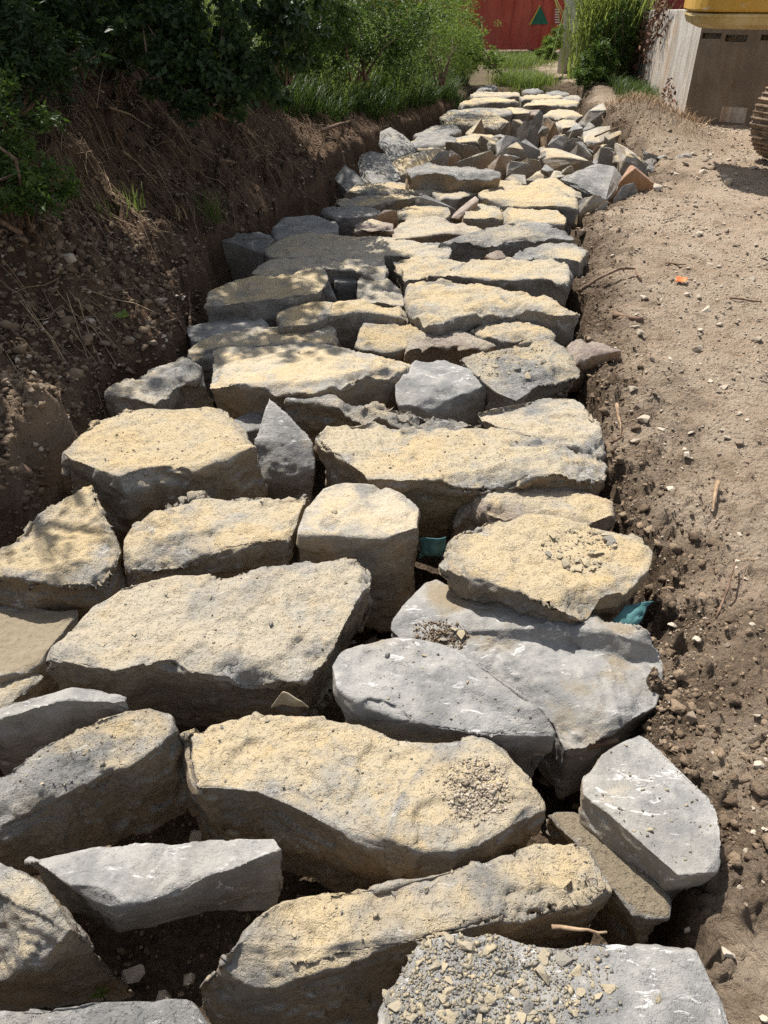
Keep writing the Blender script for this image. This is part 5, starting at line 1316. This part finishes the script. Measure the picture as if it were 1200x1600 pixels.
# ------------------------------------------------------------------ straw, clods, pebbles
def straw():
    g = np.random.default_rng(91); m_ = MB(); n = 0
    reg = [(60, 520, 110, 330, 620), (0, 260, 420, 600, 110), (430, 640, 120, 230, 260), (250, 520, 300, 480, 90), (-20, 90, 640, 800, 70)]
    for x0, x1, y0, y1, cnt in reg:
        pxs, pys = g.uniform(x0, x1, cnt), g.uniform(y0, y1, cnt)
        for px, py in zip(pxs, pys):
            p = on_ground(px, py); sL, sR = edges(np.array([p.x]), np.array([p.y]))
            if sL[0] < .3: continue
            L = g.uniform(.08, .5) * (1 if p.y > 3.6 else .6); a = g.normal(-.45, .9); d = Vector((math.cos(a), math.sin(a), 0))
            pts = []
            lift = g.uniform(.0, .05)
            hs = height([p.x + d.x * L * k / 3 for k in range(4)], [p.y + d.y * L * k / 3 for k in range(4)])
            for k in range(4): pts.append(Vector((p.x + d.x * L * k / 3, p.y + d.y * L * k / 3, hs[k] + .006 + lift * math.sin(k / 3 * 3.14) + .01 * g.random())))
            V, Qd, T = tube(pts, [g.uniform(.001, .0028)] * 4, 3, cap=False); m_.add(V, Qd); n += 1
    tag(link("straw", m_.mesh("straw"), M_STRAW), "dry straw and stalks strewn down the left bank", "straw", kind='stuff')
straw()

ICO = None
def ico(sub):
    bm = bmesh.new(); bmesh.ops.create_icosphere(bm, subdivisions=sub, radius=1.0)
    V = np.array([v.co[:] for v in bm.verts]); T = np.array([[v.index for v in f.verts] for f in bm.faces]); bm.free(); return V, T
I1, T1 = ico(1); I2, T2 = ico(2)
O8 = np.array([(1, 0, 0), (-1, 0, 0), (0, 1, 0), (0, -1, 0), (0, 0, 1), (0, 0, -1.0)]); OT = np.array([(0, 2, 4), (2, 1, 4), (1, 3, 4), (3, 0, 4), (2, 0, 5), (1, 2, 5), (3, 1, 5), (0, 3, 5)])
def lumps_mesh(name, C, S, base, tris, mat, g, flat=.65, sharp=.3):
    n, m = len(C), len(base)
    V = base[None] * (1 + g.normal(0, sharp, (n, m, 1)).clip(-.5, .6)) * S[:, None, None] * np.array([1, 1, 1.0])
    V *= np.stack([g.uniform(.7, 1.3, n), g.uniform(.6, 1.1, n), g.uniform(.45, .9, n) * flat * 1.3], 1)[:, None, :]
    a = g.uniform(0, 6.28, n); ca, sa = np.cos(a)[:, None], np.sin(a)[:, None]
    X = V[..., 0] * ca - V[..., 1] * sa; Y = V[..., 0] * sa + V[..., 1] * ca; tl = g.normal(0, .25, n)[:, None]
    V = np.stack([X, Y, V[..., 2] + X * tl], -1) + C[:, None, :]
    T = (tris[None] + (np.arange(n) * m)[:, None, None]).reshape(-1, 3)
    return mesh_np(name, V.reshape(-1, 3), tris=T)
def pebbles():
    g = np.random.default_rng(95); n = 90000
    r = np.exp(g.uniform(math.log(1.0), math.log(15), n)); a = np.radians(g.uniform(-30, 31, n)); x, y = r * np.sin(a), r * np.cos(a)
    sL, sR = edges(x, y); P = np.stack([x, y, 0 * x], 1); m = noise3(P, 1.3, 7) + .6 * noise3(P, 4, 9)
    keep = ((sR > .03) & (sR < 6) & (m > g.uniform(-1.0, 1.0, n))) | ((sL > .05) & (sL < 2.2) & (g.uniform(0, 1, n) < .22))
    x, y, r = x[keep][:26000], y[keep][:26000], r[keep][:26000]
    s = np.maximum(.0022, .0011 * r) * np.exp(g.normal(0, .45, len(x))); s = np.minimum(s, .022)
    C = np.stack([x, y, height(x, y) + s * .25], 1)
    tag(link("gravel", lumps_mesh("gravel", C, s, O8, OT, M_PEBBLE, g), M_PEBBLE), "fine gravel and crumbs over the dirt", "gravel", kind='stuff')
    # soil clods along the trench rim and on the dug bank
    n = 16000; y = np.exp(g.uniform(math.log(.9), math.log(12), n)); right = g.uniform(0, 1, n) < .45
    off = np.abs(g.normal(0, .22, n)); x = np.where(right, np.interp(y, RY, RX) + off - .03, np.interp(y, LY, LX) - off * 5)
    s = np.exp(g.normal(-5.55, .45, n)).clip(.002, .010); s = np.where(right, s, np.minimum(s * 2.4, .03)); keep = g.uniform(0, 1, n) < 2
    x, y, s = x[keep], y[keep], s[keep]; z = height(x, y)
    C = np.stack([x, y, z + s * .05], 1)
    tag(link("soil_clods", lumps_mesh("soil_clods", C, s, I1, T1, M_CLOD, g, .75, .42), M_CLOD), "crumbled dark soil clods along the trench edges", "soil", kind='stuff')
    n = 1100; y = np.exp(g.uniform(math.log(.9), math.log(11), n)); right = g.uniform(0, 1, n) < .6
    x = np.where(right, np.interp(y, RY, RX) + np.abs(g.normal(0, .16, n)) - .05, np.interp(y, LY, LX) - np.abs(g.normal(0, .8, n)))
    s = np.exp(g.normal(-4.5, .4, n)).clip(.006, .021); z = height(x, y)
    big = lumps_mesh("earth_lumps", np.stack([x, y, z + s * .1], 1), s, I2, T2, M_CLOD, g, .8, .24)
    tag(link("earth_lumps", big, M_CLOD), "bigger jagged lumps of dug soil along the trench rim", "soil", kind='stuff')
    n = 7000; y = np.exp(g.uniform(math.log(1.6), math.log(5), n)); x = np.interp(y, LY, LX) - .03 - g.uniform(0, .9, n)
    s = np.exp(g.normal(-4.6, .5, n)).clip(.004, .03); z = height(x, y)
    tag(link("bank_clods", lumps_mesh("bank_clods", np.stack([x, y, z + s * .1], 1), s, I1, T1, M_CLOD, g, .8, .36), M_CLOD), "crumbly clods covering the near left bank face", "soil", kind='stuff')
    # crumbs in the trench gaps
    n = 5000; y = np.exp(g.uniform(math.log(.8), math.log(9), n)); x = np.interp(y, LY, LX) + (np.interp(y, RY, RX) - np.interp(y, LY, LX)) * g.uniform(0, 1, n)
    s = np.exp(g.normal(-5.2, .5, n)).clip(.003, .022)
    C = np.stack([x, y, height(x, y) + s * .3], 1)
    tag(link("trench_crumbs", lumps_mesh("trench_crumbs", C, s, I1, T1, M_CLOD, g, .8, .22), M_CLOD), "loose soil crumbs on the trench bed", "soil", kind='stuff')
pebbles()
# loose stones, each its own object
def stone_mesh(seed, kind='lump'):
    g = np.random.default_rng(seed); bm = bmesh.new()
    for q in range(13):
        v = g.normal(size=3); v /= np.linalg.norm(v); bm.verts.new(v * [1, .75, .5 if kind == 'lump' else .24] * g.uniform(.8, 1.1))
    bmesh.ops.convex_hull(bm, input=bm.verts[:]); 
    for v in [v for v in bm.verts if not v.link_faces]: bm.verts.remove(v)
    bmesh.ops.bevel(bm, geom=bm.edges[:], offset=.025, segments=1, affect='EDGES')
    me = bpy.data.meshes.new("loose_stone" if kind == 'lump' else "stone_chip"); bm.to_mesh(me); bm.free(); me.materials.append(M_PEBBLE if kind == 'lump' else M_CHIP); return me
SM = [stone_mesh(200 + i) for i in range(10)]; CM = [stone_mesh(300 + i, 'chip') for i in range(8)] + [stone_mesh(320 + i, 'lump') for i in range(4)]
for me in CM[8:]: me.materials.clear(); me.materials.append(M_CHIP); me.name = "stone_chip"
def loose(n, box, label, group, smin, smax, seed, cond):
    g = np.random.default_rng(seed); k = 0
    while k < n:
        px, py = g.uniform(box[0], box[1]), g.uniform(box[2], box[3])
        if not cond(px, py): continue
        p = on_ground(px, py); s = smin * (smax / smin) ** (g.random() ** 1.8) / 2
        o = link("loose_stone", SM[g.integers(len(SM))], None, loc=p + Vector((0, 0, s * .15))); o.scale = (s, s * g.uniform(.8, 1.2), s * g.uniform(.7, 1.1)); o.rotation_euler = (g.normal() * .3, g.normal() * .3, g.uniform(0, 6.28))
        tag(o, label(px, py, s * 2) if callable(label) else label, "stone", group); k += 1
edge_r = lambda py: np.interp(py, [150, 270, 300, 395, 560, 780, 1080, 1400, 1600], [960, 1050, 1010, 940, 960, 1000, 1070, 1150, 1190])
loose(70, (930, 1200, 300, 700), lambda x, y, s: ("larger" if s > .055 else "small") + " stone lying loose on the dirt track, " + ("by the trench rim" if x < edge_r(y) + 40 else "near the right frame edge" if x > 1140 else "around the orange leaf" if 380 < y < 520 and x > 1000 else "below the excavator's shadow" if y < 380 else "on the pale middle stretch"), "loose stones on the far track", .03, .09, 401, lambda x, y: x > edge_r(y))
loose(60, (1000, 1200, 700, 1600), lambda x, y, s: ("larger" if s > .026 else "small") + " stone on the near dirt, " + ("beside the rounded cream boulder" if y < 930 else "on the damp soil beside the large grey boulder" if y < 1160 else "right of the pale grey slab" if y < 1380 else "right of the bottom slab"), "loose stones on the near dirt", .012, .05, 402, lambda x, y: x > edge_r(y))
loose(40, (1000, 1180, 195, 300), lambda x, y, s: ("larger" if s > .1 else "small") + " stone " + ("at the foot of the abutment's shaded front" if y < 225 else "between abutment and rubble heap" if x < 1080 else "between abutment and the track's gravel"), "loose stones below the abutment", .06, .16, 403, lambda x, y: x > edge_r(y))
loose(60, (0, 280, 400, 560), lambda x, y, s: ("larger" if s > .05 else "small") + " pale stone in the dug soil heap, " + ("near its crest" if y < 455 else "halfway down" if y < 510 else "at its foot") + (" by the left frame edge" if x < 90 else " on the trench side" if x > 190 else ""), "loose stones in the left soil heap", .025, .08, 404, lambda x, y: True)
loose(25, (0, 180, 560, 760), lambda x, y, s: "small stone on the dark left bank " + ("above the very large pale boulder" if y > 640 else "left of the buff boulder with the grey face"), "loose stones on the near left bank", .015, .05, 405, lambda x, y: x < 180 - (y - 560) * .6)
for px, py, s, lab in ((248, 478, .07, "pale upright stone alone on the shaded bank foot"), (146, 515, .06, "white angular stone on the face of the left soil heap"), (85, 468, .06, "whitish stone half buried in the left soil heap"), (110, 412, .10, "pointed tan stone on the crest of the left soil heap"), (908, 368, .09, "bright cream stone beside the greenish grey boulder on the soil edge"), (1078, 1128, .05, "cream stone on the damp soil at the right"), (1134, 1490, .045, "pale oblong stone half sunk in dirt at the lower right"), (1156, 1388, .022, "round whitish pebble on the dark soil at the lower right"), (1072, 1458, .02, "small white stone right of the half-buried rock")):
    p = on_ground(px, py); o = link("loose_stone", SM[int(px) % 10], None, loc=p + Vector((0, 0, s * .15))); o.scale = (s / 2, s / 2, s / 2 * 1.3); o.rotation_euler = (.4, .2, px); tag(o, lab, "stone", "single pale stones")

# chips and crumbs lying on boulders
def bvh_of(label):
    o = ROCK_OBJ[label]; V = [v.co + o.location for v in o.data.vertices]
    return BVHTree.FromPolygons(V, [p.vertices[:] for p in o.data.polygons])
def chips(label, n, box, smin, smax, txt, group, seed, cond, ncrumb=0, crumb_txt="", mat=M_CHIP):
    t = bvh_of(label); g = np.random.default_rng(seed); o0 = Vector((0, 0, EYE)); k = tries = 0
    def hit(px, py):
        h = t.ray_cast(o0, ray(px, py)); return h if h[0] is not None and h[1].z > .5 else None
    while k < n and tries < n * 60:
        tries += 1; px, py = g.uniform(box[0], box[1]), g.uniform(box[2], box[3])
        if not cond(px, py, g): continue
        h = hit(px, py)
        if not h: continue
        s = smin * (smax / smin) ** (g.random() ** 1.6) / 2
        o = link("stone_chip", CM[g.integers(len(CM))], None, loc=h[0] + Vector((0, 0, s * .18))); o.scale = (s, s * g.uniform(.7, 1.1), s * g.uniform(.7, 1.2)); o.rotation_euler = (g.normal() * .25, g.normal() * .25, g.uniform(0, 6.28))
        tag(o, txt(px, py, s * 2) if callable(txt) else txt, "stone chip", group); k += 1
    C, S_ = [], []; tries = 0
    while len(C) < ncrumb and tries < ncrumb * 40:
        tries += 1; px, py = g.uniform(box[0], box[1]), g.uniform(box[2], box[3])
        if not cond(px, py, g): continue
        h = hit(px, py)
        if h: s = math.exp(g.normal(-6.05, .5)); C.append(tuple(h[0] + Vector((0, 0, s * .3)))); S_.append(min(s, .008))
    if C: tag(link("rock_crumbs", lumps_mesh("rock_crumbs", np.array(C), np.array(S_), O8, OT, mat, g, .8, .36), mat), crumb_txt, "crumbs", kind='stuff')
SLAB = "flat grey slab at the bottom edge, half covered with crumbled yellow chips"
chips(SLAB, 125, (600, 985, 1458, 1600), .007, .046, lambda x, y, s: ("large" if s > .028 else "mid-sized" if s > .015 else "tiny") + " broken chip on the bottom slab, " + ("at its left end" if x < 680 else "in the left half of the patch" if x < 770 else "in the right half of the patch" if x < 860 else "thinly scattered toward the bare grey part") + (", upper rim" if y < 1510 else ""), "chips on the bottom slab", 501,
      lambda x, y, g: g.random() < np.interp(x, [600, 640, 860, 960], [.6, 1, .6, .03]), 2600, "fine stone crumbs among the chips on the bottom slab")
chips(SLAB, 1, (1028, 1036, 1558, 1566), .022, .024, "single dark pebble on the bare grey part of the bottom slab", "single pebbles on boulders", 502, lambda x, y, g: True)
chips("large buff boulder with a patch of soil crumbs on its right end, lower middle", 14, (690, 810, 1180, 1295), .008, .018, "little dark chip in the soil crumbs on the large buff boulder", "chips on the large buff boulder", 503,
      lambda x, y, g: ((x - 745) / 60) ** 2 + ((y - 1235) / 56) ** 2 < g.random() ** 1.5, 1300, "patch of dry soil crumbs on the large buff boulder", M_PEBBLE)
chips("big rounded cream boulder with loose flakes on top, right side beside the dirt", 26, (840, 965, 825, 900), .02, .06, "flat loose flake on the rounded cream boulder", "flakes on the rounded cream boulder", 504,
      lambda x, y, g: ((x - 905) / 60) ** 2 + ((y - 858) / 34) ** 2 < 1, 300, "small crumbs on the rounded cream boulder")
chips("large grey angular boulder with a raised pointed right corner and sand along its hollow", 6, (645, 735, 965, 1020), .02, .05, "clod of soil in the hollow of the large grey boulder", "clods on the large grey boulder", 505,
      lambda x, y, g: ((x - 690 + (y - 995) * -.4) / 44) ** 2 + ((y - 993) / 24) ** 2 < g.random() ** 1.4 * 1.3, 700, "sandy crumbs along the hollow of the large grey boulder", M_CLOD)
chips("speckled pale boulder with dark flakes on top, right of the bluish grey block", 22, (745, 850, 540, 590), .02, .06, "dark flake on the speckled pale boulder", "flakes on the speckled pale boulder", 506, lambda x, y, g: True, 300, "dark crumbs on the speckled pale boulder")
chips("cream flat-topped boulder with one dark pebble on it, left of the squarish block", 1, (406, 412, 783, 787), .022, .024, "dark pebble on the flat-topped cream boulder", "single pebbles on boulders", 507, lambda x, y, g: True)
chips("squarish cream block with a tall brown front, just left of the crumpled teal rag", 1, (518, 524, 800, 804), .03, .032, "grey flake lying on the squarish cream block", "single pebbles on boulders", 508, lambda x, y, g: True)
chips("big overhanging tan boulder with a grey flaked front rim, left of centre", 1, (206, 212, 988, 992), .022, .024, "orange-brown chip on the big overhanging tan boulder", "single pebbles on boulders", 509, lambda x, y, g: True)
chips("long flat cream slab with a slanting brown front, behind the pointed grey shard", 2, (455, 480, 550, 556), .02, .03, "dark pebble on the long flat cream slab", "dark pebbles on the long flat cream slab", 510, lambda x, y, g: True)

# stray chips here and there on other boulders, and stones wedged in the gaps
for lab, box, n_, txt in (("large buff boulder with a patch of soil crumbs on its right end, lower middle", (330, 690, 1120, 1300), 7, "stray chip on the left part of the large buff boulder"),
        ("long blocky boulder with yellow top and tall shaded front, behind the chip-strewn slab", (450, 930, 1310, 1470), 7, "stray chip on top of the long blocky boulder"),
        ("big overhanging tan boulder with a grey flaked front rim, left of centre", (130, 540, 890, 1030), 9, "stray chip on the big overhanging tan boulder"),
        ("very large pale boulder with a steep dark grey left front, upper left of the foreground", (150, 380, 640, 720), 5, "stray chip on the very large pale boulder"),
        ("very long cream boulder spanning the middle, dark notch at its left end", (530, 930, 665, 745), 8, "stray chip on the very long cream boulder"),
        ("flat pale grey slab lying on the soil at the lower right", (930, 1110, 1160, 1350), 5, "stray chip on the flat pale grey slab at the right"),
        ("smooth grey boulder with white scuffs and dusty streak, in front of the larger grey one", (560, 840, 1000, 1130), 4, "stray chip on the smooth scuffed grey boulder"),
        ("grey slab with a rough fractured front at the left edge, below the thin dark sliver", (0, 260, 1110, 1240), 6, "stray chip on the grey slab at the left edge")):
    if lab in ROCK_OBJ: chips(lab, n_, box, .008, .028, txt, "stray chips on boulders", 600 + n_ + len(lab), lambda x, y, g: True, 90, "scattered fine crumbs on a boulder top")
    else: print("no rock", lab)
def wedged():
    g = np.random.default_rng(77)
    for px, py, s, w in ((582, 978, .10, "in the gap behind the smooth scuffed grey boulder"), (560, 990, .06, "in the gap behind the smooth scuffed grey boulder"), (470, 1112, .06, "below the overhanging tan boulder"), (500, 1100, .05, "below the overhanging tan boulder"),
            (862, 1188, .08, "in the gap above the pale grey slab"), (895, 1205, .06, "in the gap above the pale grey slab"), (842, 1210, .05, "in the gap above the pale grey slab"), (300, 1285, .07, "in the dark gap left of the large buff boulder"), (330, 1300, .05, "in the dark gap left of the large buff boulder"),
            (465, 1375, .07, "in the gap behind the long blocky boulder"), (490, 1385, .05, "in the gap behind the long blocky boulder"), (190, 1480, .08, "in the black hollow at the lower left"), (240, 1520, .06, "in the black hollow at the lower left"), (280, 1490, .05, "in the black hollow at the lower left"), (210, 1550, .05, "in the black hollow at the lower left"),
            (197, 840, .06, "in the joint right of the dappled boulder"), (190, 815, .05, "in the joint right of the dappled boulder"), (1015, 895, .06, "at the soil edge right of the rounded cream boulder"), (960, 735, .07, "at the soil edge by the very long cream boulder"), (300, 560, .07, "beside the buff boulder at the left bank")):
        p = at_z(px, py, -.40); p.z = max(ground(p.x, p.y), -.56)
        o = link("loose_stone", SM[g.integers(len(SM))], None, loc=p + Vector((0, 0, s * .2))); o.scale = (s / 2, s / 2 * 1.1, s / 2); o.rotation_euler = (g.normal() * .3, g.normal() * .3, g.uniform(0, 6.28))
        tag(o, "loose stone " + w, "stone", "stones wedged in the gaps")
wedged()
